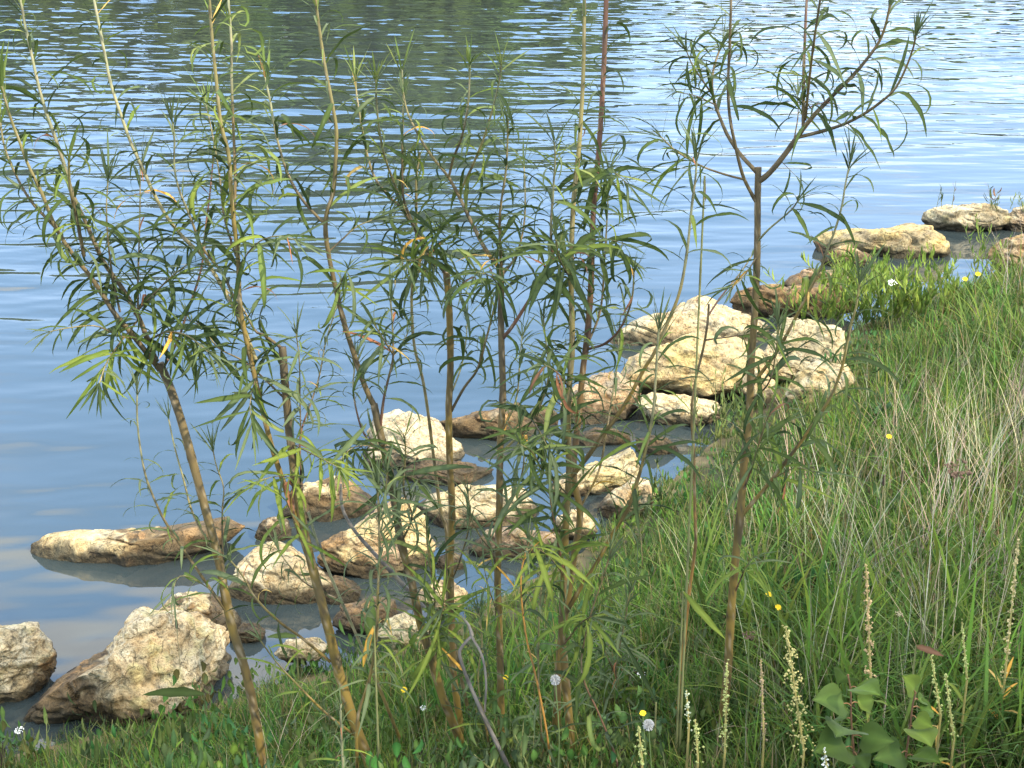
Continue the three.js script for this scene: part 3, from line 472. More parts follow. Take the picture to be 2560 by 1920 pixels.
sapling('willow_sapling', 'straight sawn stem at the middle of the picture, widest fan of shoots', 2.78,
  { pts: [[1257, 1895], [1253, 1782], [1250, 1627], [1244, 1434], [1248, 1280], [1251, 1103], [1257, 987], [1253, 833], [1253, 669]], w: [22, 16] },
  [
    { pts: [[1252, 675], [1215, 625], [1180, 559], [1153, 502], [1122, 444], [1076, 386], [1041, 328], [1018, 278], [1008, 230]], w: [12, 4], dz: 0.12, bark: ['brown', 'green'], leaf: { t0: 0.15, L: 0.1, sp: 0.018, broad: 0.45 } },
    { pts: [[1122, 444], [1134, 394], [1153, 347], [1169, 270], [1174, 193], [1174, 160]], w: [7, 4], dz: -0.1, bark: ['brown', 'pale'], leaf: { t0: 0.1, L: 0.095, sp: 0.019, tipTone: 'fresh' } },
    { pts: [[1149, 482], [1180, 417], [1211, 340], [1234, 262], [1250, 193], [1253, 157]], w: [7, 4], dz: -0.15, bark: ['green', 'pale'], leaf: { t0: 0.15, L: 0.1, sp: 0.02, tipTone: 'fresh' } },
    { pts: [[1253, 672], [1250, 600], [1250, 532], [1265, 424], [1269, 347], [1270, 300]], w: [8, 4], dz: -0.1, leaf: { t0: 0.02, L: 0.1, sp: 0.013, tone: 'deep', broad: 0.5 } },
    { pts: [[1257, 846], [1280, 817], [1319, 756], [1357, 690], [1380, 640], [1377, 579], [1384, 463], [1388, 386], [1385, 355]], w: [10, 4], dz: -0.15, bark: ['red', 'pale'], leaf: { t0: 0.3, L: 0.115, sp: 0.014, broad: 0.5, star: 12 } },
    { pts: [[1253, 690], [1290, 640], [1310, 560], [1313, 480], [1310, 410]], w: [7, 3], dz: 0.2, leaf: { t0: 0.1, L: 0.1, sp: 0.017 } },
    { pts: [[1253, 720], [1225, 690], [1190, 680]], w: [4, 2], dz: -0.2, leaf: { t0: 0, L: 0.1, sp: 0.014 } },
    { pts: [[1255, 1080], [1290, 1000], [1300, 900], [1305, 840]], w: [6, 3], dz: 0.18, bark: ['green', 'pale'], leaf: { t0: 0.15, L: 0.09, sp: 0.013, tone: 'grey', star: 10 } },
    { pts: [[1255, 1130], [1330, 1050], [1370, 950], [1362, 830], [1358, 790]], w: [7, 3], dz: -0.1, bark: ['green', 'pale'], leaf: { t0: 0.25, L: 0.09, sp: 0.014, tone: 'grey', star: 10 } },
    { pts: [[1250, 1300], [1290, 1230], [1310, 1150], [1300, 1060]], w: [5, 3], dz: -0.15, leaf: { t0: 0.1, L: 0.1, sp: 0.014, broad: 0.5, tone: 'grey' } },
    { pts: [[1244, 1434], [1230, 1380], [1200, 1340], [1175, 1290]], w: [5, 3], dz: -0.1, leaf: { t0: 0.1, L: 0.085, sp: 0.014, tone: 'grey' } },
    { pts: [[1330, 1050], [1350, 1080], [1375, 1130]], w: [4, 2], dz: -0.2, leaf: { t0: 0, L: 0.14, sp: 0.017, broad: 1, tone: 'deep', star: 4, droop: 6 } },
    { pts: [[1247, 1540], [1225, 1480], [1210, 1420]], w: [4, 2], dz: -0.1, leaf: { t0: 0, L: 0.09, sp: 0.02, tone: 'lime' } },
  ], 18, ['gold', 'brown']);
sapling('willow_sapling', 'left one of the two tall stems crossing right of centre', 2.7,
  { pts: [[1432, 1925], [1423, 1801], [1411, 1666], [1405, 1589], [1411, 1434], [1416, 1280], [1423, 1180], [1419, 1064], [1423, 968], [1430, 871], [1428, 679], [1434, 502], [1446, 386], [1454, 270], [1459, 154], [1461, -20]], w: [28, 8], leaf: { t0: 0.54, L: 0.1, sp: 0.016, broad: 0.3, star: 0 } },
  [
    { pts: [[1422, 1200], [1454, 1161], [1511, 1084], [1569, 999], [1608, 926], [1635, 883], [1666, 814], [1697, 736], [1716, 640], [1731, 502], [1739, 444], [1742, 380]], w: [13, 5], dz: -0.1, bark: ['gold', 'pale'], leaf: { t0: 0.72, L: 0.1, sp: 0.026, tone: 'deep', star: 12 } },
    { pts: [[1410, 1540], [1454, 1465], [1496, 1400], [1531, 1334], [1565, 1280], [1600, 1180], [1619, 1103], [1631, 1045], [1639, 949], [1643, 879], [1648, 810]], w: [13, 5], dz: -0.15, bark: ['gold', 'pale'], leaf: { t0: 0.35, L: 0.115, sp: 0.019, tone: 'deep', broad: 0.5, star: 14 } },
    { pts: [[1411, 1440], [1390, 1330], [1375, 1240], [1372, 1150]], w: [7, 3], dz: -0.12, bark: ['red', 'green'], leaf: { t0: 0.2, L: 0.12, sp: 0.014, broad: 0.8, tone: 'deep', droop: 3 } },
    { pts: [[1425, 1240], [1360, 1180], [1330, 1130], [1300, 1110]], w: [5, 3], dz: -0.2, leaf: { t0: 0.1, L: 0.12, sp: 0.015, broad: 0.8, droop: 3 } },
    { pts: [[1423, 968], [1390, 930], [1360, 910]], w: [5, 3], dz: -0.2, leaf: { t0: 0, L: 0.14, sp: 0.017, broad: 1, star: 4, droop: 4 } },
    { pts: [[1404, 1620], [1450, 1560], [1480, 1540]], w: [5, 3], dz: -0.15, bark: ['red', 'red'], leaf: { t0: 0.5, L: 0.12, sp: 0.014, broad: 1, tone: 'lime', star: 5, droop: 8 } },
    { pts: [[1411, 1440], [1380, 1400], [1340, 1370], [1310, 1380]], w: [4, 2], dz: -0.2, leaf: { t0: 0, L: 0.12, sp: 0.017, broad: 1, tone: 'lime', star: 4, droop: 5 } },
    { pts: [[1428, 700], [1400, 650], [1390, 600]], w: [5, 3], dz: -0.2, leaf: { t0: 0, L: 0.14, sp: 0.016, broad: 1, star: 5, droop: 3 } },
  ], 19, ['gold', 'green']);
sapling('willow_sapling', 'right one of the two tall stems right of centre, golden and nearly bare', 2.82,
  { pts: [[1384, 1925], [1392, 1782], [1400, 1627], [1423, 1473], [1434, 1396], [1450, 1280], [1434, 1190], [1446, 1045], [1457, 929], [1469, 833], [1477, 717], [1484, 521], [1496, 386], [1504, 270], [1511, 135], [1516, -20]], w: [24, 11], leaf: { t0: 0.62, L: 0.115, sp: 0.021, broad: 0.4, star: 0 } },
  [
    { pts: [[1473, 872], [1511, 860], [1542, 833], [1565, 794], [1581, 740], [1585, 675]], w: [7, 4], dz: -0.1, bark: ['red', 'green'], leaf: { t0: 0.4, L: 0.075, sp: 0.014, tone: 'grey' } },
    { pts: [[1450, 1270], [1496, 1180], [1515, 1084], [1531, 987], [1546, 891], [1546, 840]], w: [7, 3], dz: 0.1, bark: ['gold', 'pale'], leaf: { t0: 0.45, L: 0.08, sp: 0.014, tone: 'grey' } },
    { pts: [[1465, 870], [1500, 780], [1512, 640], [1520, 500], [1523, 420]], w: [7, 3], dz: 0.15, leaf: { t0: 0.15, L: 0.11, sp: 0.02, broad: 0.5 } },
    { pts: [[1480, 620], [1520, 600], [1560, 610]], w: [4, 2], dz: -0.15, leaf: { t0: 0, L: 0.12, sp: 0.018, broad: 0.8, star: 4, droop: 4 } },
    { pts: [[1490, 440], [1530, 430], [1570, 460]], w: [4, 2], dz: -0.15, leaf: { t0: 0, L: 0.13, sp: 0.02, broad: 1, star: 4, droop: 4 } },
  ], 20, ['gold', 'red']);
sapling('willow_sapling', 'thin orange stem bending between the tall pair and the right hand trunk', 2.85,
  { pts: [[1673, 1920], [1689, 1801], [1700, 1724], [1712, 1589], [1724, 1473], [1739, 1357], [1737, 1273], [1735, 1142], [1729, 1026], [1739, 949], [1758, 871], [1768, 814], [1772, 760]], w: [13, 6] },
  [
    { pts: [[1770, 790], [1800, 745], [1851, 682], [1880, 640]], w: [5, 3], dz: 0.1, bark: ['red', 'green'], leaf: { t0: 0.6, L: 0.07, sp: 0.014 } },
    { pts: [[1764, 850], [1800, 845], [1851, 838], [1900, 830]], w: [4, 3], dz: -0.1, bark: ['red', 'green'], leaf: { t0: 0.6, L: 0.12, sp: 0.015, broad: 0.6 } },
  ], 21, ['orange', 'brown']);
sapling('willow_sapling', 'tallest single trunk on the right, sawn off with a spreading top', 2.75,
  { pts: [[1797, 1897], [1809, 1782], [1820, 1666], [1824, 1589], [1832, 1473], [1839, 1396], [1851, 1280], [1862, 1142], [1874, 1026], [1878, 910], [1886, 794], [1893, 640], [1894, 502], [1896, 418]], w: [28, 16] },
  [
    { pts: [[1893, 432], [1851, 386], [1820, 340], [1801, 297], [1785, 251], [1780, 200], [1790, 150], [1810, 100]], w: [11, 5], dz: 0.1, bark: ['brown', 'brown'], leaf: { t0: 0.45, L: 0.11, sp: 0.016, broad: 0.5 } },
    { pts: [[1890, 505], [1859, 444], [1839, 367], [1824, 289], [1820, 212], [1824, 116], [1828, -10]], w: [9, 6], dz: -0.1, bark: ['brown', 'brown'], leaf: { t0: 0.5, L: 0.11, sp: 0.016, broad: 0.4 } },
    { pts: [[1783, 240], [1731, 162], [1716, 127]], w: [5, 3], leaf: { t0: 0.1, L: 0.1, sp: 0.016, broad: 0.4 } },
    { pts: [[1788, 262], [1740, 240], [1690, 230]], w: [4, 2], dz: -0.1, leaf: { t0: 0.2, L: 0.085, sp: 0.02, droop: 3 } },
    { pts: [[1862, 449], [1812, 436], [1758, 417], [1716, 394], [1681, 370], [1650, 340]], w: [6, 3], dz: -0.12, bark: ['brown', 'green'], leaf: { t0: 0.45, L: 0.105, sp: 0.014, broad: 0.6, droop: 2 } },
    { pts: [[1895, 455], [1920, 436], [1959, 390], [1993, 343], [2024, 301], [2074, 247], [2128, 193], [2159, 158], [2198, 104], [2213, 66], [2225, 12]], w: [15, 5], dz: -0.1, bark: ['brown', 'brown'], leaf: { t0: 0.35, L: 0.1, sp: 0.018, broad: 0.4 } },
    { pts: [[1995, 343], [2055, 328], [2113, 309], [2159, 285], [2198, 258], [2236, 224], [2263, 174], [2283, 120], [2290, 89]], w: [9, 4], dz: -0.15, bark: ['brown', 'brown'], leaf: { t0: 0.25, L: 0.1, sp: 0.02, broad: 0.5 } },
    { pts: [[2008, 325], [2009, 193], [2013, 77], [2017, -10]], w: [9, 6], dz: 0.05, bark: ['brown', 'red'], leaf: { t0: 0.1, L: 0.11, sp: 0.022, broad: 0.35 } },
    { pts: [[2013, 300], [2024, 193], [2036, 96], [2052, -10]], w: [7, 5], dz: -0.15, bark: ['brown', 'brown'], leaf: { t0: 0.1, L: 0.11, sp: 0.02, broad: 0.5 } },
    { pts: [[1985, 350], [1995, 290], [1994, 240]], w: [4, 2], leaf: { t0: 0.5, L: 0.08, sp: 0.018 } },
    { pts: [[1950, 400], [1970, 420], [1990, 440]], w: [2, 1], leaf: { t0: 0.2, L: 0.07, sp: 0.025, star: 2 } },
    { pts: [[1893, 605], [1920, 575], [1978, 525], [1997, 498]], w: [6, 3], dz: -0.1, bark: ['pale', 'pale'], leaf: { t0: 0.7, L: 0.1, sp: 0.012, broad: 0.8, star: 6 } },
    { pts: [[1893, 640], [1860, 690], [1830, 720]], w: [4, 2], dz: -0.1, leaf: { t0: 0.1, L: 0.09, sp: 0.017, broad: 0.4 } },
    { pts: [[1880, 962], [1920, 910], [1951, 864], [1989, 794], [2024, 725], [2055, 663], [2063, 637], [2086, 579], [2105, 513], [2113, 463], [2126, 400]], w: [10, 4], dz: -0.1, bark: ['gold', 'pale'], leaf: { t0: 0.3, L: 0.1, sp: 0.021, broad: 0.3, tone: 'deep', star: 14 } },
    { pts: [[1878, 1000], [1920, 960], [1940, 880], [1945, 810]], w: [5, 3], dz: -0.15, leaf: { t0: 0.2, L: 0.115, sp: 0.015, broad: 0.7, star: 9 } },
    { pts: [[1853, 1290], [1920, 1211], [1989, 1122], [2047, 1041], [2086, 972], [2109, 902], [2124, 825], [2140, 767], [2150, 700]], w: [12, 5], dz: -0.12, bark: ['gold', 'green'], leaf: { t0: 0.3, L: 0.11, sp: 0.02, broad: 0.3, star: 14 } },
    { pts: [[1857, 1230], [1882, 1161], [1905, 1084], [1925, 1030]], w: [6, 4], dz: -0.15, bark: ['red', 'green'], leaf: { t0: 0.3, L: 0.13, sp: 0.014, broad: 0.9, tone: 'deep', droop: 4 } },
    { pts: [[1935, 1195], [1990, 1170], [2040, 1180]], w: [3, 2], dz: -0.1, leaf: { t0: 0, L: 0.12, sp: 0.025, tone: 'lime', broad: 0.8, star: 4, droop: 4 } },
    { pts: [[1836, 1485], [1855, 1440], [1870, 1411], [1885, 1390]], w: [5, 3], dz: -0.1, bark: ['red', 'green'], leaf: { t0: 0.4, L: 0.095, sp: 0.014, tone: 'lime', broad: 0.7, droop: 3 } },
  ], 22, ['gold', 'brown']);
sapling('willow_sapling', 'thin orange arching shoot just left of the tall pair at the bottom', 2.6,
  { pts: [[1376, 1913], [1365, 1820], [1338, 1685], [1315, 1589], [1303, 1434], [1326, 1342]], w: [8, 4], leaf: { t0: 0.75, sp: 0.03 } }, [], 23, ['orange', 'orange']);
sapling('willow_sapling', 'young brown shoot with narrow leaves left of the orange arching shoot', 2.66,
  { pts: [[1360, 1925], [1352, 1800], [1346, 1666], [1350, 1510], [1362, 1400]], w: [8, 4], leaf: { t0: 0.4, sp: 0.018, L: 0.09, tone: 'grey' } }, [], 24, ['brown', 'green']);
sapling('willow_sapling', 'thin red shoot right of the tall pair at the bottom edge', 2.6,
  { pts: [[1546, 1925], [1520, 1840], [1496, 1782], [1454, 1677], [1473, 1550], [1511, 1434], [1527, 1376]], w: [7, 4], leaf: { t0: 0.45, sp: 0.016, L: 0.11, tone: 'deep', broad: 0.8, droop: 4 } }, [], 25, ['red', 'brown']);
sapling('willow_sapling', 'short pale green shoot at the bottom edge beside the thick golden stem', 2.5,
  { pts: [[858, 1925], [855, 1870], [852, 1800], [852, 1760]], w: [9, 6], leaf: { t0: 0.1, sp: 0.01, L: 0.06, tone: 'grey', star: 8 } }, [], 26, ['pale', 'pale']);
sapling('willow_sapling', 'leafy young shoot low in the grass between the centre stems and tall pair', 2.7,
  { pts: [[1230, 1930], [1212, 1800], [1195, 1700], [1205, 1600], [1195, 1520]], w: [8, 4], leaf: { t0: 0.3, sp: 0.012, L: 0.1, tone: 'deep', broad: 0.5 } }, [], 27, ['gold', 'green']);
sapling('willow_sapling', 'bushy grey green shoot in the grass right of the tall pair', 2.95,
  { pts: [[1560, 1900], [1545, 1780], [1540, 1680], [1560, 1560], [1575, 1480]], w: [7, 4], leaf: { t0: 0.2, sp: 0.01, L: 0.1, tone: 'grey', broad: 0.2 } },
  [{ pts: [[1545, 1700], [1500, 1600], [1480, 1540]], w: [5, 3], leaf: { t0: 0.1, sp: 0.012, L: 0.09, tone: 'grey' } }], 28, ['brown', 'green']);
{ // grey dead stick
  const P = (a, d) => a.map(([x, y]) => atDepth(x, y, d)), g = base('dead_stick', atDepth(1261, 1897, 2.6));
  const loc = (a) => a.map((p) => p.sub(g.position));
  const st = part('stick', tube(loc(P([[1275, 1930], [1261, 1897], [1219, 1812], [1188, 1743], [1157, 1666], [1149, 1627], [1165, 1605], [1180, 1589]], 2.6)), 0.0052, 0.003, barkCol('grey'), { seed: 5 }), BARK, g);
  part('twig', tube(loc(P([[1180, 1589], [1170, 1560], [1150, 1540]], 2.6)), 0.004, 0.002, barkCol('grey')), BARK, st);
  part('twig', tube(loc(P([[1178, 1590], [1205, 1640], [1215, 1700], [1212, 1780]], 2.6)), 0.003, 0.002, barkCol('grey')), BARK, st);
  tag(g, 'grey lichen covered dead stick leaning in the grass at bottom centre', 'stick');
  const h = base('dead_stick', atDepth(1018, 1473, 2.9));
  part('stick', tube(P([[1060, 1520], [1018, 1473], [960, 1410], [902, 1346], [875, 1310], [856, 1270], [852, 1210]], 2.9).map((p) => p.sub(h.position)), 0.006, 0.003, barkCol('grey'), { seed: 6 }), BARK, h);
  tag(h, 'pinkish grey bare stick in front of the large cream rock', 'stick');
}
console.log('leaves', leafCount);

// ---------------------------------------------------------------- far shore, seen as a mirror image in the water
sheet('far_shore', 'wooded shore across the lake', spread(50, -120, 140, 1), spread(14, -70, -190, 1), (x, z) => {
  const d = -70 - z - 26 * smooth(2, 30, x); return d < 0 ? -0.4 : Math.min(9, d * 0.12) * (0.6 + 0.4 * fbm(x * 0.03, 2, z * 0.03, 2)) + 0.2; }, (x, y, z) => [0.06, 0.08, 0.025], vcMat(1));
{
  const rng = mulberry(77), q = [];
  for (let i = 0; i < 14; i++) { const p = new THREE.PlaneGeometry(0.55, 0.7); p.rotateX(rng() * 6); p.rotateY(rng() * 6); p.translate((rng() - 0.5) * 1.5, (rng() - 0.5) * 1.2, (rng() - 0.5) * 1.5); q.push(p); }
  const clump = mergeGeometries(q), places = [];
  for (let i = 0; i < 105; i++) {
    const x = -75 + 150 * (i / 105) + (rng() - 0.5) * 2.5, right = smooth(-5, 13, x);
    const gap = smooth(3.2, 1.2, Math.abs(x + 18)) * 0.75 + smooth(1.6, 0.6, Math.abs(x + 8)) * 0.35;
    const z = -74 - 30 * right - rng() * 7, h = lerp(lerp(8, 12.5, smooth(-18, -12, x)), 4.8, right) * (0.68 + 0.5 * rng()) * (1 - gap), r = 2.6 + rng() * 1.6;
    const tone = 0.8 + rng() * 0.5, warm = rng();
    for (let k = 0; k < 120; k++) {
      const u = rng() * 6.28, v = Math.acos(2 * rng() - 1), rr = r * (0.65 + 0.4 * rng());
      places.push([x + Math.cos(u) * Math.sin(v) * rr, h * 0.5 + Math.cos(v) * h * 0.52, z + Math.sin(u) * Math.sin(v) * rr, rng() * 6, tone, warm]);
    }
  }
  const im = new THREE.InstancedMesh(clump, new THREE.MeshStandardMaterial({ color: 0xffffff, roughness: 1, side: THREE.DoubleSide }), places.length), o = new THREE.Object3D(), c = new THREE.Color();
  places.forEach(([x, y, z, a, t, w], i) => { o.position.set(x, y, z); o.rotation.set(a, a * 1.7, 0); o.scale.setScalar(1 + (i % 7) * 0.09); o.updateMatrix(); im.setMatrixAt(i, o.matrix); im.setColorAt(i, c.setRGB((0.058 + 0.025 * w) * t, 0.11 * t, 0.013 * t)); });
  im.name = 'far_wood'; tag(im, 'green wood on the far shore, mirrored in the lake', null, null, 'stuff'); im.castShadow = true; scene.add(im);
}
// ---------------------------------------------------------------- tree behind the viewer that shades the foreground
{
  const foot = V3(6.3, groundY(6.3, 1.9) - 0.1, 1.9), g = base('shade_tree', foot), rng = mulberry(404), C = V3(6.3, 5.5, 1.4).sub(foot);
  part('trunk', tube([V3(0, 0, 0), V3(0.1, 1.4, -0.05), V3(-0.05, 3, -0.25), C.clone()], 0.19, 0.05, barkCol('grey'), { step: 0.1 }), BARK, g);
  for (let i = 0; i < 6; i++) { const a = i * 1.05, e = C.clone().add(V3(Math.cos(a) * 1.3, 0.3 + (i % 3) * 0.35, Math.sin(a) * 1.3)); part('limb', tube([V3(-0.05, 2.6 + 0.2 * i, -0.22), e.clone().multiply(V3(0.5, 0.85, 0.5)), e], 0.06, 0.015, barkCol('grey'), { step: 0.1 }), BARK, g); }
  const n = 2000, im = new THREE.InstancedMesh(leafShape({ w: 0.5, bend: 0.5, n: 4, seed: 9 }), leafMat(0.07, 0.11, 0.03), n), o = new THREE.Object3D();
  for (let i = 0; i < n; i++) {
    const d = V3(rng() * 2 - 1, rng() * 2 - 1, rng() * 2 - 1).normalize(), r = Math.pow(rng(), 0.45) * 1.6 * (1 + 0.5 * noise.noise(d.x * 2.2, d.y * 2.2, d.z * 2.2));
    o.position.copy(C).addScaledVector(d, r); o.position.y += 0.2; o.rotation.set(rng() * 6, rng() * 6, rng() * 6); o.scale.setScalar(0.1 + 0.08 * rng()); o.updateMatrix(); im.setMatrixAt(i, o.matrix);
  }
  im.name = 'crown'; im.userData.kind = 'stuff'; im.castShadow = true; g.add(im); tag(g, 'leafy tree behind the viewer shading the foreground', 'tree');
}
// ---------------------------------------------------------------- grass
function blade(h, w, lean, az, x0, z0, tone, n = 5, kink = 0) {
  const pos = [], c = [], idx = []; let y = 0, r = 0, a = lean * 0.35;
  for (let i = 0; i <= n; i++) {
    const t = i / n, hw = w / 2 * (1 - Math.pow(t, 1.8)) + 0.0002;
    if (i) { a += lean * 1.3 / n + kink * t / n; y += h / n * Math.cos(a); r += h / n * Math.sin(a); }
    const px = x0 + Math.cos(az) * r, pz = z0 + Math.sin(az) * r, sx = -Math.sin(az) * hw, sz = Math.cos(az) * hw;
    pos.push(px + sx, y, pz + sz, px - sx, y, pz - sz); c.push(...tone, ...tone);
    if (i) { const b = i * 2; idx.push(b - 2, b - 1, b, b - 1, b + 1, b); }
  }
  return geom(pos, idx, c);
}
function tuft(seed, n, h, w, lean, spreadR, tones, kink = 0, seg = 5) {
  const rng = mulberry(seed), q = [];
  for (let i = 0; i < n; i++) { const k = tones[Math.floor(rng() * tones.length)]; q.push(blade(h * (0.5 + 0.6 * rng()), w * (0.7 + 0.6 * rng()), lean * (0.2 + rng()), rng() * 6.28, (rng() - 0.5) * spreadR, (rng() - 0.5) * spreadR, k, seg, kink * rng())); }
  return mergeGeometries(q);
}
const GRASS = new THREE.MeshPhysicalMaterial({ color: 0xffffff, vertexColors: true, roughness: 1, specularIntensity: 0.2, transmission: 0.25, thickness: 0, side: THREE.DoubleSide, clearcoat: 0.06, clearcoatRoughness: 0.5 });
const STRAW = new THREE.MeshStandardMaterial({ color: 0xffffff, vertexColors: true, roughness: 0.8, side: THREE.DoubleSide });
function field(name, label, geos, mat, seed, tries, accept) { // accept(x, z, s, rng) -> null or [scale, tint]
  const rng = mulberry(seed), lists = geos.map(() => []);
  for (let i = 0; i < tries; i++) {
    const z = -1.9 - 12.5 * Math.pow(rng(), 1.6), x = (rng() * 2 - 1) * (0.9 - z * 0.42) + 0.15, s = inland(x, z); if (s < -0.05) continue;
    const a = accept(x, z, s, rng); if (!a) continue;
    lists[Math.floor(rng() * geos.length)].push([x, groundY(x, z) - 0.01, z, rng() * 6.28, a[0], a[1]]);
  }
  lists.forEach((l, k) => {
    const im = new THREE.InstancedMesh(geos[k], mat, l.length), o = new THREE.Object3D(), c = new THREE.Color();
    l.forEach(([x, y, z, a, s, t], i) => { o.position.set(x, y, z); o.rotation.set((noise.noise(x * 3, 1, z * 3)) * 0.25, a, noise.noise(x * 3, 9, z * 3) * 0.25); o.scale.setScalar(s); o.updateMatrix(); im.setMatrixAt(i, o.matrix); im.setColorAt(i, c.setRGB(...t)); });
    im.name = numbered(name); im.castShadow = im.receiveShadow = true; tag(im, label[k] ?? label[0], null, null, 'stuff'); scene.add(im);
  });
}
const G1 = [[0.085, 0.165, 0.028], [0.06, 0.13, 0.022], [0.12, 0.195, 0.032], [0.065, 0.14, 0.035], [0.24, 0.22, 0.1], [0.042, 0.09, 0.018]];
const G2 = [[0.065, 0.13, 0.024], [0.05, 0.1, 0.02], [0.1, 0.165, 0.03], [0.075, 0.14, 0.045]];
const DRY = [[0.34, 0.28, 0.17], [0.42, 0.37, 0.25], [0.26, 0.2, 0.11], [0.2, 0.145, 0.09]];
const dryness = (x, z) => smooth(0.6, 1.2, x + 0.35 * fbm(x * 2, 4, z * 2, 2)) * smooth(-2.55, -3.0, z) * smooth(-5.2, -4.2, z);
field('short_grass', ['short green grass covering the bank', 'short green grass mixed over the bank'], [tuft(1, 20, 0.17, 0.0055, 1.0, 0.11, G1), tuft(2, 18, 0.15, 0.0062, 1.4, 0.12, G1), tuft(3, 20, 0.21, 0.005, 0.8, 0.1, G1)], GRASS, 5, 25000, (x, z, s, r) => {
  const edge = smooth(0, 0.6, s) * lerp(1, 0.3, smooth(-3.5, -2.7, z) * smooth(0.7, 0.2, x)); return [(0.55 + 0.6 * r()) * lerp(0.4, 1, edge), ((v) => [v * (0.8 + 0.5 * r()), v * (0.85 + 0.25 * r()), v * (0.7 + 0.4 * r())])(0.65 + 0.75 * r())]; });
field('long_grass', ['long arching green grass blades in the foreground', 'tall broad green grass blades at lower right'], [tuft(11, 11, 0.38, 0.0075, 1.0, 0.09, G2, 0.6, 8), tuft(12, 9, 0.44, 0.0105, 0.8, 0.08, G2, 1.3, 8)], GRASS, 6, 14000, (x, z, s, r) => {
  const p = smooth(0.35, 0.8, x) * smooth(-3.7, -2.9, z) * 0.95 + 0.22 * smooth(0.25, 0.7, s) * smooth(-0.2, 0.2, fbm(x * 1.8, 6, z * 1.8, 2) + 0.08) + 0.1 * smooth(1.2, 2.2, x); if (r() > p || z > -2.46 || s < 0.3) return null;
  return [(0.55 + 0.48 * r()) * (s < 0.7 ? 0.5 : 1) * lerp(1, 0.5, smooth(-3.4, -2.7, z) * smooth(0.6, 0.1, x)), ((v) => [v * (0.85 + 0.5 * r()), v * (0.9 + 0.25 * r()), v * (0.7 + 0.4 * r())])(0.7 + 0.75 * r())]; });
field('dry_stalks', ['pale dry grass stalks standing on the right bank', 'bent straw coloured stalks among the grass'], [tuft(21, 10, 0.52, 0.002, 0.45, 0.12, DRY, 0.1, 6), tuft(22, 9, 0.46, 0.0023, 0.8, 0.14, DRY, 0.5, 7)], STRAW, 7, 6500, (x, z, s, r) => {
  const p = 0.6 * dryness(x, z) + 0.07 * smooth(0.2, 0.6, s) + 0.03 * smooth(1.2, 2.4, x); if (r() > p || z > -2.46) return null;
  return [(0.5 + 0.55 * r()) * (s < 0.7 ? 0.4 : 1) * lerp(1, 0.6, smooth(-3.4, -2.7, z) * smooth(0.6, 0.1, x)), [0.8 + 0.4 * r(), 0.8 + 0.38 * r(), 0.8 + 0.35 * r()]]; });
{ // small round and lobed ground leaves
  const rng = mulberry(91), make = (n, L, w) => { const q = []; for (let i = 0; i < n; i++) { const l = leafShape({ w, bend: 0.6 + rng(), n: 5, seed: 300 + i, belly: 0.55, wave: 0.03 }); l.scale(L, L, L); l.rotateX(0.5 + rng() * 0.9); l.rotateY(rng() * 6.28); l.translate((rng() - 0.5) * 0.1, 0.02 + rng() * 0.09, (rng() - 0.5) * 0.1); q.push(l); } return mergeGeometries(q); };
  const m = leafMat(0.065, 0.11, 0.028);
  field('ground_herbs', ['small leafy herbs growing among the grass', 'low green herbs along the water edge'], [make(18, 0.032, 0.5), make(20, 0.045, 0.24)], m, 8, 5200, (x, z, s, r) => (r() < 0.25 + 0.6 * smooth(-0.3, 0.35, fbm(x * 1.5, 8, z * 1.5, 2)) ? [0.6 + 0.6 * r(), [0.7 + 0.7 * r(), 0.75 + 0.6 * r(), 0.6 + 0.8 * r()]] : null));
}
// ---------------------------------------------------------------- single weeds, flowers and seedlings
function onGround(px, py) { const r = ray(px, py).normalize(); let t = 1.5; for (; t < 30; t += 0.01) { const y = EYE.y + r.y * t; if (y < groundY(r.x * t, r.z * t) || y < -0.05) break; } return EYE.clone().addScaledVector(r, t); }
const PLANT = vcMat(0.8);
const plain = (k) => () => k;
function bare(geo, k) { const n = geo.attributes.position.count, c = new Float32Array(n * 3); for (let i = 0; i < n; i++) c.set(k, i * 3); geo.setAttribute('color', new THREE.BufferAttribute(c, 3)); return geo; }
function stalk(g, a, b, r0, r1, k, name = 'stem', sag = 0) { const m = a.clone().lerp(b, 0.5); m.x += sag; return part(name, tube([a, m, b].map((p) => p.clone().sub(g.position)), r0, r1, plain(k), { sides: 5, step: 0.04 }), PLANT, g); }
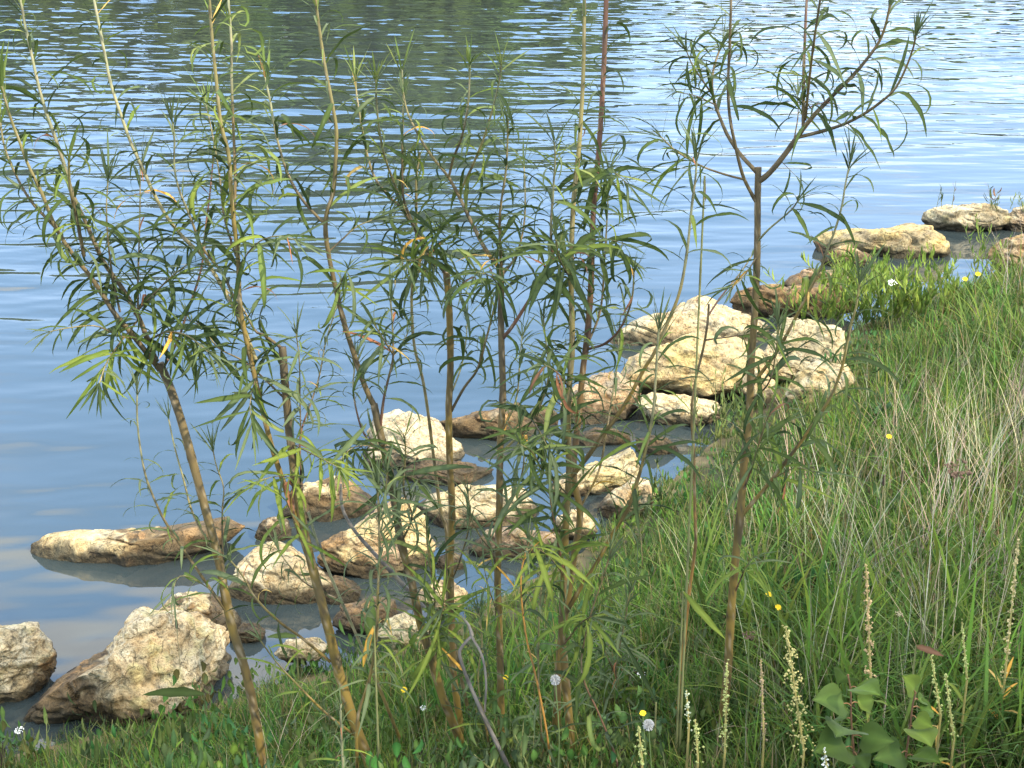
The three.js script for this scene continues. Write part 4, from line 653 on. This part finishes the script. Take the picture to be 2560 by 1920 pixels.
// a plant whose foot lies straight below the given point: [top px], depth
function footBelow(p) { return V3(p.x, groundY(p.x, p.z) - 0.02, p.z); }
function seedSpike(label, px, py, px2, py2, depth, width, seed, k = [0.5, 0.4, 0.17], leafK) {
  const rng = mulberry(seed * 53), top = atDepth(px, py, depth), low = atDepth(px2, py2, depth), foot = footBelow(low), g = base('seed_spike_weed', foot);
  stalk(g, foot, low, 0.0028, 0.0024, [0.35, 0.28, 0.08]); stalk(g, low, top, 0.0024, 0.0012, [0.4, 0.33, 0.1]);
  const q = [], n = Math.round(top.distanceTo(low) * 950 * (0.4 + width * 30));
  for (let i = 0; i < n; i++) {
    const t0 = Math.pow(rng(), 0.85), t = t0 + 0.012 * Math.sin(t0 * 90 + seed), p = low.clone().lerp(top, t), r = width * (1 - 0.75 * t) * (0.7 + 0.5 * Math.sin(t * 31 + seed * 2)) * Math.sqrt(rng()) * 1.2, a = rng() * 6.28, s = new THREE.OctahedronGeometry(0.0016 + 0.0024 * rng() * rng(), 0);
    s.rotateX(rng() * 3); s.translate(p.x + Math.cos(a) * r - foot.x, p.y + (rng() - 0.5) * 0.012 - foot.y, p.z + Math.sin(a) * r - foot.z);
    const b = 0.7 + rng() * 0.6; q.push(bare(s, [k[0] * b, k[1] * b, k[2] * b]));
  }
  part('seed_head', mergeGeometries(q), PLANT, g).userData.kind = 'stuff';
  if (leafK) for (let i = 0; i < 7; i++) { const m = part('leaf', LEAVES.broad[i % 5], LM[leafK][i % 2], g), t = i / 8; m.position.copy(low.clone().lerp(foot, t * 0.9).sub(foot)); m.rotation.set(-0.5 - rng() * 0.6, rng() * 6.28, 0, 'YXZ'); m.scale.set(0.09, 0.045 + 0.03 * rng(), 0.05); }
  return tag(g, label, 'weed', 'weeds with seed spikes');
}
const YG = [0.42, 0.44, 0.14];
seedSpike('thick yellow seed spike left of the poplar seedlings', 1965, 1570, 2010, 1880, 2.42, 0.024, 1, [0.46, 0.4, 0.14]);
seedSpike('tall tan seed spike standing above the left poplar seedling', 2165, 1412, 2178, 1720, 2.55, 0.012, 2, [0.46, 0.32, 0.15], 'lime');
seedSpike('long tan seed spike by the right edge', 2546, 1345, 2512, 1700, 2.6, 0.009, 3, [0.5, 0.4, 0.18], 'gold');
seedSpike('short green seed spike right of the right poplar seedling', 2328, 1640, 2352, 1790, 2.45, 0.007, 4, YG, 'gold');
seedSpike('dense pale green seed spike between poplar seedling and right edge', 2364, 1690, 2385, 1850, 2.4, 0.008, 5, YG, 'lime');
seedSpike('slim green seed spike high in the grass at right', 2405, 1555, 2418, 1700, 2.55, 0.006, 6, YG, 'lime');
seedSpike('pale green spike at the foot of the right hand trunk', 1818, 1655, 1812, 1880, 2.5, 0.011, 7, YG);
seedSpike('short pale green spike at the bottom edge left of the orange stem', 1596, 1815, 1606, 1905, 2.42, 0.011, 8, YG);
seedSpike('pale green spike right of the thin orange stem', 1738, 1800, 1745, 1900, 2.42, 0.012, 9, YG);
seedSpike('whitish green spike above the other one right of the orange stem', 1716, 1725, 1722, 1815, 2.5, 0.007, 10, [0.45, 0.48, 0.3]);
seedSpike('brown thin spike between trunk and thick yellow spike', 1902, 1650, 1910, 1850, 2.5, 0.006, 11, [0.36, 0.26, 0.14]);
seedSpike('white flowering spike at the bottom below the left poplar seedling', 2060, 1870, 2068, 1925, 2.3, 0.009, 12, [0.6, 0.6, 0.5]);

const heart = (() => { // broad pointed leaf
  const pos = [], c = [], idx = [], n = 8, w = [0.03, 0.3, 0.43, 0.47, 0.44, 0.37, 0.26, 0.12, 0.005];
  for (let i = 0; i <= n; i++) { const t = i / n, y = t - (i === 0 ? 0 : 0.02), droop = -0.22 * t * t; for (const s of [-1, -0.5, 0, 0.5, 1]) { pos.push(s * w[i], y - (i === 1 ? 0.06 * Math.abs(s) : 0), droop + 0.1 * Math.abs(s) * w[i] * 2 + 0.02 * Math.sin(t * 9 + s * 5)); const k = s === 0 ? 1.5 : 1; c.push(k, k, k); }
    if (i) for (let j = 0; j < 4; j++) { const a = (i - 1) * 5 + j, b = i * 5 + j; idx.push(a, a + 1, b, a + 1, b + 1, b); } }
  return geom(pos, idx, c); })();
const POP = [leafMat(0.09, 0.145, 0.018, 0.3, 0.3), leafMat(0.075, 0.12, 0.022, 0.3, 0.3), leafMat(0.125, 0.175, 0.024, 0.3, 0.3)];
function poplar(label, depth, pts, lvs, seed) {
  const rng = mulberry(seed), P = pts.map(([x, y]) => atDepth(x, y, depth)), foot = footBelow(P[0]), g = base('poplar_seedling', foot);
  part('stem', tube([foot, ...P].map((p) => p.clone().sub(foot)), 0.0027, 0.0016, plain([0.15, 0.075, 0.035]), { sides: 6 }), PLANT, g);
  for (const [x0, y0, x1, y1, s, dz, roll] of lvs) { // stalk root, leaf tip
    const a = atDepth(x0, y0, depth).sub(foot), b = atDepth(x1, y1, depth + dz).sub(foot), d = b.clone().sub(a), L = d.length(), u = d.clone().normalize();
    const q = a.clone().addScaledVector(u, L * 0.22), lf = part('leaf', heart, POP[Math.floor(rng() * 3)], g);
    let nrm = V3(0, 0.75, 0.7).applyAxisAngle(u, roll ?? (rng() - 0.5) * 0.9); nrm.addScaledVector(u, -nrm.dot(u)).normalize();
    M4.makeBasis(u.clone().cross(nrm), u, nrm); lf.quaternion.setFromRotationMatrix(M4); lf.position.copy(q); lf.scale.set(L * 0.6 * s, L * 0.66, L * 0.75);
    part('leaf_stalk', tube([a, a.clone().lerp(q, 0.5).add(V3(0, 0.003, 0)), q], 0.0014, 0.0011, plain([0.28, 0.14, 0.05]), { sides: 5 }), PLANT, g);
  }
  return tag(g, label, 'seedling', 'poplar seedlings');
}
poplar('left poplar seedling with glossy heart shaped leaves at bottom right', 2.38, [[2135, 1910], [2128, 1800], [2126, 1720], [2120, 1690]],
  [[2128, 1765, 2040, 1735, 1, -0.06], [2126, 1760, 2205, 1745, 1, 0.03], [2126, 1720, 2200, 1715, 0.9, -0.1], [2128, 1800, 2080, 1780, 1, 0.06], [2130, 1830, 2095, 1810, 1.1, -0.1, 0.8], [2132, 1840, 2235, 1850, 1.05, -0.08], [2132, 1870, 2050, 1860, 1, -0.1], [2134, 1880, 2170, 1920, 1, -0.08], [2122, 1690, 2100, 1688, 0.8, 0.1]], 61);
poplar('right poplar seedling with a small pale top leaf at bottom right', 2.38, [[2262, 1910], [2275, 1820], [2282, 1760], [2290, 1730]],
  [[2288, 1735, 2272, 1690, 0.9, -0.05], [2285, 1750, 2330, 1748, 0.7, 0.05], [2283, 1768, 2355, 1775, 1, 0.03], [2280, 1790, 2330, 1815, 1.1, -0.06], [2276, 1815, 2335, 1850, 1.1, -0.1], [2268, 1880, 2200, 1890, 0.8, -0.1], [2266, 1890, 2350, 1885, 0.7, -0.1]], 62);

function leafyWeed(label, px, py, depth, h, nst, L, mats, seed, o = {}) { // several stems with paired leaves
  const rng = mulberry(seed * 131), f0 = atDepth(px, py, depth), foot = o.float ? f0 : footBelow(f0); if (foot.y < 0.04) foot.y = 0.04;
  const g = base(o.name ?? 'leafy_weed', foot);
  for (let s = 0; s < nst; s++) {
    const a = V3((rng() - 0.5) * (o.wide ?? 0.12), 0, (rng() - 0.5) * 0.1), az = rng() * 6.28, hh = h * (0.6 + 0.5 * rng()), b = a.clone().add(V3(Math.cos(az) * hh * (o.lean ?? 0.35), hh, Math.sin(az) * hh * (o.lean ?? 0.35)));
    const mid = a.clone().lerp(b, 0.5).add(V3(0, hh * 0.1, 0)), geo = tube([a, mid, b], 0.0025, 0.0012, plain(o.stem ?? [0.16, 0.17, 0.05]), { sides: 5, step: 0.05 });
    const st = part('stem', geo, PLANT, g), n = Math.round(hh / (o.gap ?? 0.022));
    for (let i = 0; i < n; i++) {
      const t = lerp(0.15, 1, (i + rng() * 0.6) / n), p = geo.userData.curve.getPointAt(clamp(t)), lf = part('leaf', (o.shapes ?? LEAVES.broad)[Math.floor(rng() * (o.shapes ?? LEAVES.broad).length)], mats[Math.floor(rng() * mats.length)], st);
      const l = L * (0.6 + 0.6 * rng()) * (1.1 - 0.5 * t); lf.position.copy(p); lf.rotation.set(0.5 + rng() * 0.8, rng() * 6.28, 0, 'YXZ'); lf.scale.set(l * (o.w ?? 2), l, l);
    }
  }
  return tag(g, label, 'weed', o.group ?? 'leafy weeds of the bank');
}
const WEED = [leafMat(0.18, 0.23, 0.035), leafMat(0.14, 0.2, 0.03), leafMat(0.1, 0.16, 0.026)];
leafyWeed('bushy green weed covering the grey and yellow rock', 2200, 730, 7.9, 0.3, 40, 0.1, WEED, 1, { wide: 0.6, lean: 0.7 });
leafyWeed('pale green sprig in front of the long grey rock', 2455, 700, 8.4, 0.42, 8, 0.07, WEED, 2, { wide: 0.2 });
leafyWeed('dense weed between yellow weed rock and shoreline at right', 2120, 770, 7.5, 0.28, 28, 0.1, WEED, 3, { wide: 0.5, lean: 0.7 });
leafyWeed('leafy weed at the top of the right bank beside open water', 2330, 770, 7.4, 0.34, 32, 0.1, WEED, 4, { wide: 0.6, lean: 0.7 });
leafyWeed('dark bushy weed below the lower stacked boulder', 1830, 1070, 5.7, 0.3, 10, 0.06, [...LM.deep, ...LM.fresh], 5, { wide: 0.35 });
leafyWeed('dark weed in front of the yellow cream rock', 1960, 1090, 5.5, 0.26, 9, 0.06, LM.deep, 6, { wide: 0.3 });
leafyWeed('green weed at the water edge right of the pinkish rock', 1680, 1200, 5.0, 0.22, 10, 0.06, [...LM.fresh, ...LM.deep], 7, { wide: 0.35 });
leafyWeed('weed at the water edge below the wedge rock', 1640, 1330, 4.6, 0.18, 9, 0.06, [...LM.fresh, ...LM.deep], 8, { wide: 0.35 });
leafyWeed('dark stemmed weed at the bottom left corner', 30, 1915, 3.2, 0.26, 4, 0.1, LM.deep, 9, { wide: 0.1, lean: 0.15, gap: 0.05, w: 2.2, stem: [0.05, 0.03, 0.025] });
leafyWeed('bright leafy weed in front of the big jagged rock', 160, 1880, 3.35, 0.12, 9, 0.07, LM.fresh, 10, { wide: 0.25, lean: 0.8 });
leafyWeed('dark leafy weed below the big jagged rock', 310, 1900, 3.15, 0.15, 9, 0.08, [...LM.deep, ...LM.fresh], 11, { wide: 0.3, lean: 0.7 });
leafyWeed('small weed on top of the long grey rock', 2350, 520, 9.6, 0.16, 2, 0.05, LM.deep, 12, { float: true, wide: 0.05, lean: 0.15 });
leafyWeed('reddish rosette plant on the long grey rock', 2478, 515, 9.6, 0.14, 3, 0.09, [LM.brown[1], LM.deep[0]], 13, { float: true, wide: 0.04, lean: 0.3, gap: 0.03 });
leafyWeed('small plant with a pinkish top leaf on the grey rock', 2392, 520, 9.6, 0.17, 1, 0.07, LM.brown, 14, { float: true, lean: 0.05, gap: 0.07 });
leafyWeed('tuft of green plants on top of the long grey rock', 2505, 525, 9.6, 0.1, 9, 0.05, LM.fresh, 15, { float: true, wide: 0.28 });
leafyWeed('small green sprig on the big jagged rock', 345, 1625, 4.1, 0.05, 4, 0.03, LM.fresh, 16, { float: true, wide: 0.03, lean: 0.7, gap: 0.015 });
leafyWeed('curly pale green weed left of the tall tan spike', 2075, 1720, 2.6, 0.14, 6, 0.05, LM.lime, 17, { wide: 0.12, lean: 0.5, w: 3.5 });
leafyWeed('leafy weed at the bottom right corner', 2540, 1900, 2.45, 0.16, 7, 0.06, [...LM.fresh, ...LM.deep], 18, { wide: 0.12, w: 3 });
leafyWeed('low leafy weed at the bottom between thin red shoot and orange stem', 1610, 1900, 2.5, 0.14, 9, 0.06, [...LM.fresh, ...LM.deep], 19, { wide: 0.25, lean: 0.6 });
leafyWeed('low leafy weed between dead stick and tall pair', 1320, 1890, 2.55, 0.14, 8, 0.05, [...LM.grey, ...LM.fresh], 20, { wide: 0.2, lean: 0.6 });
leafyWeed('low leafy weed at the foot of the leaning left stem', 560, 1880, 2.75, 0.12, 8, 0.05, [...LM.fresh, ...LM.deep], 21, { wide: 0.22, lean: 0.7 });

function broadLeaf(label, px0, py0, px1, py1, d0, d1, w, mat, roll = 0, bend = 0) { // a single large leaf on a stalk from the ground
  const a = atDepth(px0, py0, d0), b = atDepth(px1, py1, d1), foot = footBelow(a), g = base('dock_leaf', foot), u = b.clone().sub(a), L = u.length(); u.normalize();
  const bl = part('blade', LEAVES.broad[bend], mat, g); let nrm = V3(0, 0.6, 0.8).applyAxisAngle(u, roll); nrm.addScaledVector(u, -nrm.dot(u)).normalize();
  M4.makeBasis(u.clone().cross(nrm), u, nrm); bl.quaternion.setFromRotationMatrix(M4); bl.position.copy(a).sub(foot); bl.scale.set(L * w, L * 1.05, L);
  part('leaf_stalk', tube([foot, foot.clone().lerp(a, 0.5), a].map((p) => p.clone().sub(foot)), 0.003, 0.002, plain([0.2, 0.2, 0.07]), { sides: 5 }), PLANT, g);
  return tag(g, label, 'leaf');
}
broadLeaf('broad dark dock leaf lying in front of the big jagged rock', 510, 1735, 368, 1718, 3.4, 3.35, 2.2, LM.deep[0], 0.5, 0);
broadLeaf('upright broad green leaf at the water beside the dry stem', 925, 1600, 928, 1505, 3.6, 3.6, 3.2, LM.fresh[1], 0, 0);
broadLeaf('broad green leaf at the water left of the thick golden stem', 740, 1590, 665, 1585, 3.7, 3.7, 2.4, LM.deep[1], 0.3, 0);
broadLeaf('bright lime grass blade hanging right of the thin orange stem', 1708, 1478, 1812, 1602, 2.7, 2.65, 1.3, LM.lime[0], 0.3, 0);
broadLeaf('dark green blade standing right of the tall pair', 1640, 1755, 1566, 1605, 2.7, 2.7, 0.7, LM.deep[2], 0, 0);
broadLeaf('orange yellow leaf hanging by the slim upright shoot', 935, 1565, 896, 1672, 2.6, 2.58, 1.5, LM.gold[0], 0.2, 0);
broadLeaf('orange dead leaf hanging left of the right hand trunk', 1762, 440, 1758, 512, 2.7, 2.7, 1.2, LM.brown[0], 0.4, 3);
broadLeaf('brown dead leaf on the grass at lower right', 2290, 1615, 2345, 1630, 2.6, 2.55, 2.2, LM.brown[1], 0.2, 2);

function flower(name, label, px, py, depth, r, kind, seed) {
  const rng = mulberry(seed), top = atDepth(px, py, depth), foot = footBelow(top), g = base(name, foot); stalk(g, foot, top, 0.0016, 0.0012, [0.13, 0.18, 0.05], 'stem', 0.01);
  const t = top.clone().sub(foot), K = { yellow: [0.8, 0.55, 0.02], white: [0.75, 0.75, 0.7], clock: [0.55, 0.54, 0.5], dead: [0.1, 0.06, 0.035], tan: [0.42, 0.34, 0.2] }[kind], q = [];
  if (kind === 'yellow') for (let i = 0; i < 16; i++) { const p = new THREE.PlaneGeometry(r * 0.3, r); p.translate(0, r * 0.5, 0); p.rotateX(-0.9 - 0.35 * rng()); p.rotateY(i / 16 * 6.28); q.push(bare(p, K)); }
  else if (kind === 'clock') for (let i = 0; i < 160; i++) { const d = V3(rng() * 2 - 1, rng() * 2 - 0.8, rng() * 2 - 1).normalize(), p = new THREE.CylinderGeometry(0.0008, 0.0003, r, 3, 1); p.translate(0, r / 2, 0); p.applyQuaternion(new THREE.Quaternion().setFromUnitVectors(UP3, d)); q.push(bare(p, K)); }
  else for (let i = 0; i < (kind === 'dead' ? 40 : 36); i++) { const a = rng() * 6.28, rr = r * Math.sqrt(rng()), p = new THREE.IcosahedronGeometry(r * 0.13 * (0.7 + 0.6 * rng()), 0); p.scale(1, 0.6, 1); p.translate(Math.cos(a) * rr, (rng() - 0.5) * r * 0.3 + (kind === 'dead' ? rr * 0.5 : 0), Math.sin(a) * rr); q.push(bare(p, K)); }
  const m = part(kind === 'clock' ? 'seed_head' : 'flower_head', mergeGeometries(q), new THREE.MeshStandardMaterial({ vertexColors: true, roughness: 0.9, side: THREE.DoubleSide }), g);
  m.position.copy(t); m.rotation.x = 0.5; return tag(g, label, 'flower', 'wild flowers on the bank');
}
flower('dandelion', 'fluffy dandelion clock at the foot of the tall pair', 1388, 1700, 2.55, 0.011, 'clock', 1);
flower('dandelion', 'fluffy dandelion clock near the bottom edge left of the orange stem', 1621, 1813, 2.45, 0.012, 'clock', 2);
flower('yellow_flower', 'yellow flower just above the lower dandelion clock', 1607, 1785, 2.48, 0.0075, 'yellow', 3);
flower('yellow_flower', 'yellow flower in the grass left of centre at the bottom', 1010, 1726, 2.7, 0.0075, 'yellow', 4);
flower('yellow_flower', 'yellow flower right of the right hand trunk', 1921, 1488, 2.9, 0.008, 'yellow', 5);
flower('yellow_flower', 'yellow flower with a second one to its left, right of the trunk', 1945, 1520, 2.85, 0.008, 'yellow', 6);
flower('yellow_flower', 'yellow flower among weeds at the top right of the bank, left one', 2412, 700, 7.0, 0.016, 'yellow', 7);
flower('yellow_flower', 'yellow flower among weeds at the top right of the bank, right one', 2445, 688, 7.1, 0.018, 'yellow', 8);
flower('yellow_flower', 'single yellow flower in the grass of the middle right bank', 2222, 1093, 3.9, 0.009, 'yellow', 9);
flower('yellow_flower', 'yellow flower beside the straight middle stem, low in the grass', 1264, 1695, 2.75, 0.007, 'yellow', 10);
flower('white_flower', 'white umbel flower in the weeds of the top right bank', 2232, 706, 6.9, 0.026, 'white', 11);
flower('white_flower', 'white flowers in the grass right of the tall pair', 1604, 1686, 2.75, 0.009, 'white', 12);
flower('white_flower', 'small white flower low beside the dead stick', 1058, 1770, 2.62, 0.006, 'white', 13);
flower('white_flower', 'white flower by the bottom left corner weed', 48, 1826, 3.25, 0.012, 'white', 14);
flower('dry_seed_head', 'dark brown dried umbel in the dry stalks at right', 2392, 1180, 3.6, 0.035, 'dead', 15);
flower('dry_seed_head', 'dried brown flower head right of the trunk foot', 1870, 1590, 2.7, 0.014, 'dead', 16);
flower('dry_seed_head', 'tan dry bud above the middle of the lower right grass', 2247, 1533, 2.7, 0.008, 'tan', 17);
for (const [x, y, d, l] of [[2257, 1190, 3.6, 'right one of the two brown cylindrical seed heads'], [2210, 1200, 3.6, 'left one of the two brown cylindrical seed heads'], [441, 1560, 3.7, 'brown plantain head in front of the big jagged rock']]) {
  const t = atDepth(x, y, d), f = footBelow(t), g = base('plantain', f), L = l.startsWith('brown') ? 0.02 : 0.026; stalk(g, f, t, 0.0015, 0.0012, [0.3, 0.24, 0.12]);
  const h = part('seed_head', bare(new THREE.CapsuleGeometry(0.0042, L, 4, 8), [0.055, 0.035, 0.022]), PLANT, g); h.position.copy(t).sub(f); tag(g, l, 'plantain', 'plantain heads');
}
console.log('done');
renderer.render(scene, camera);
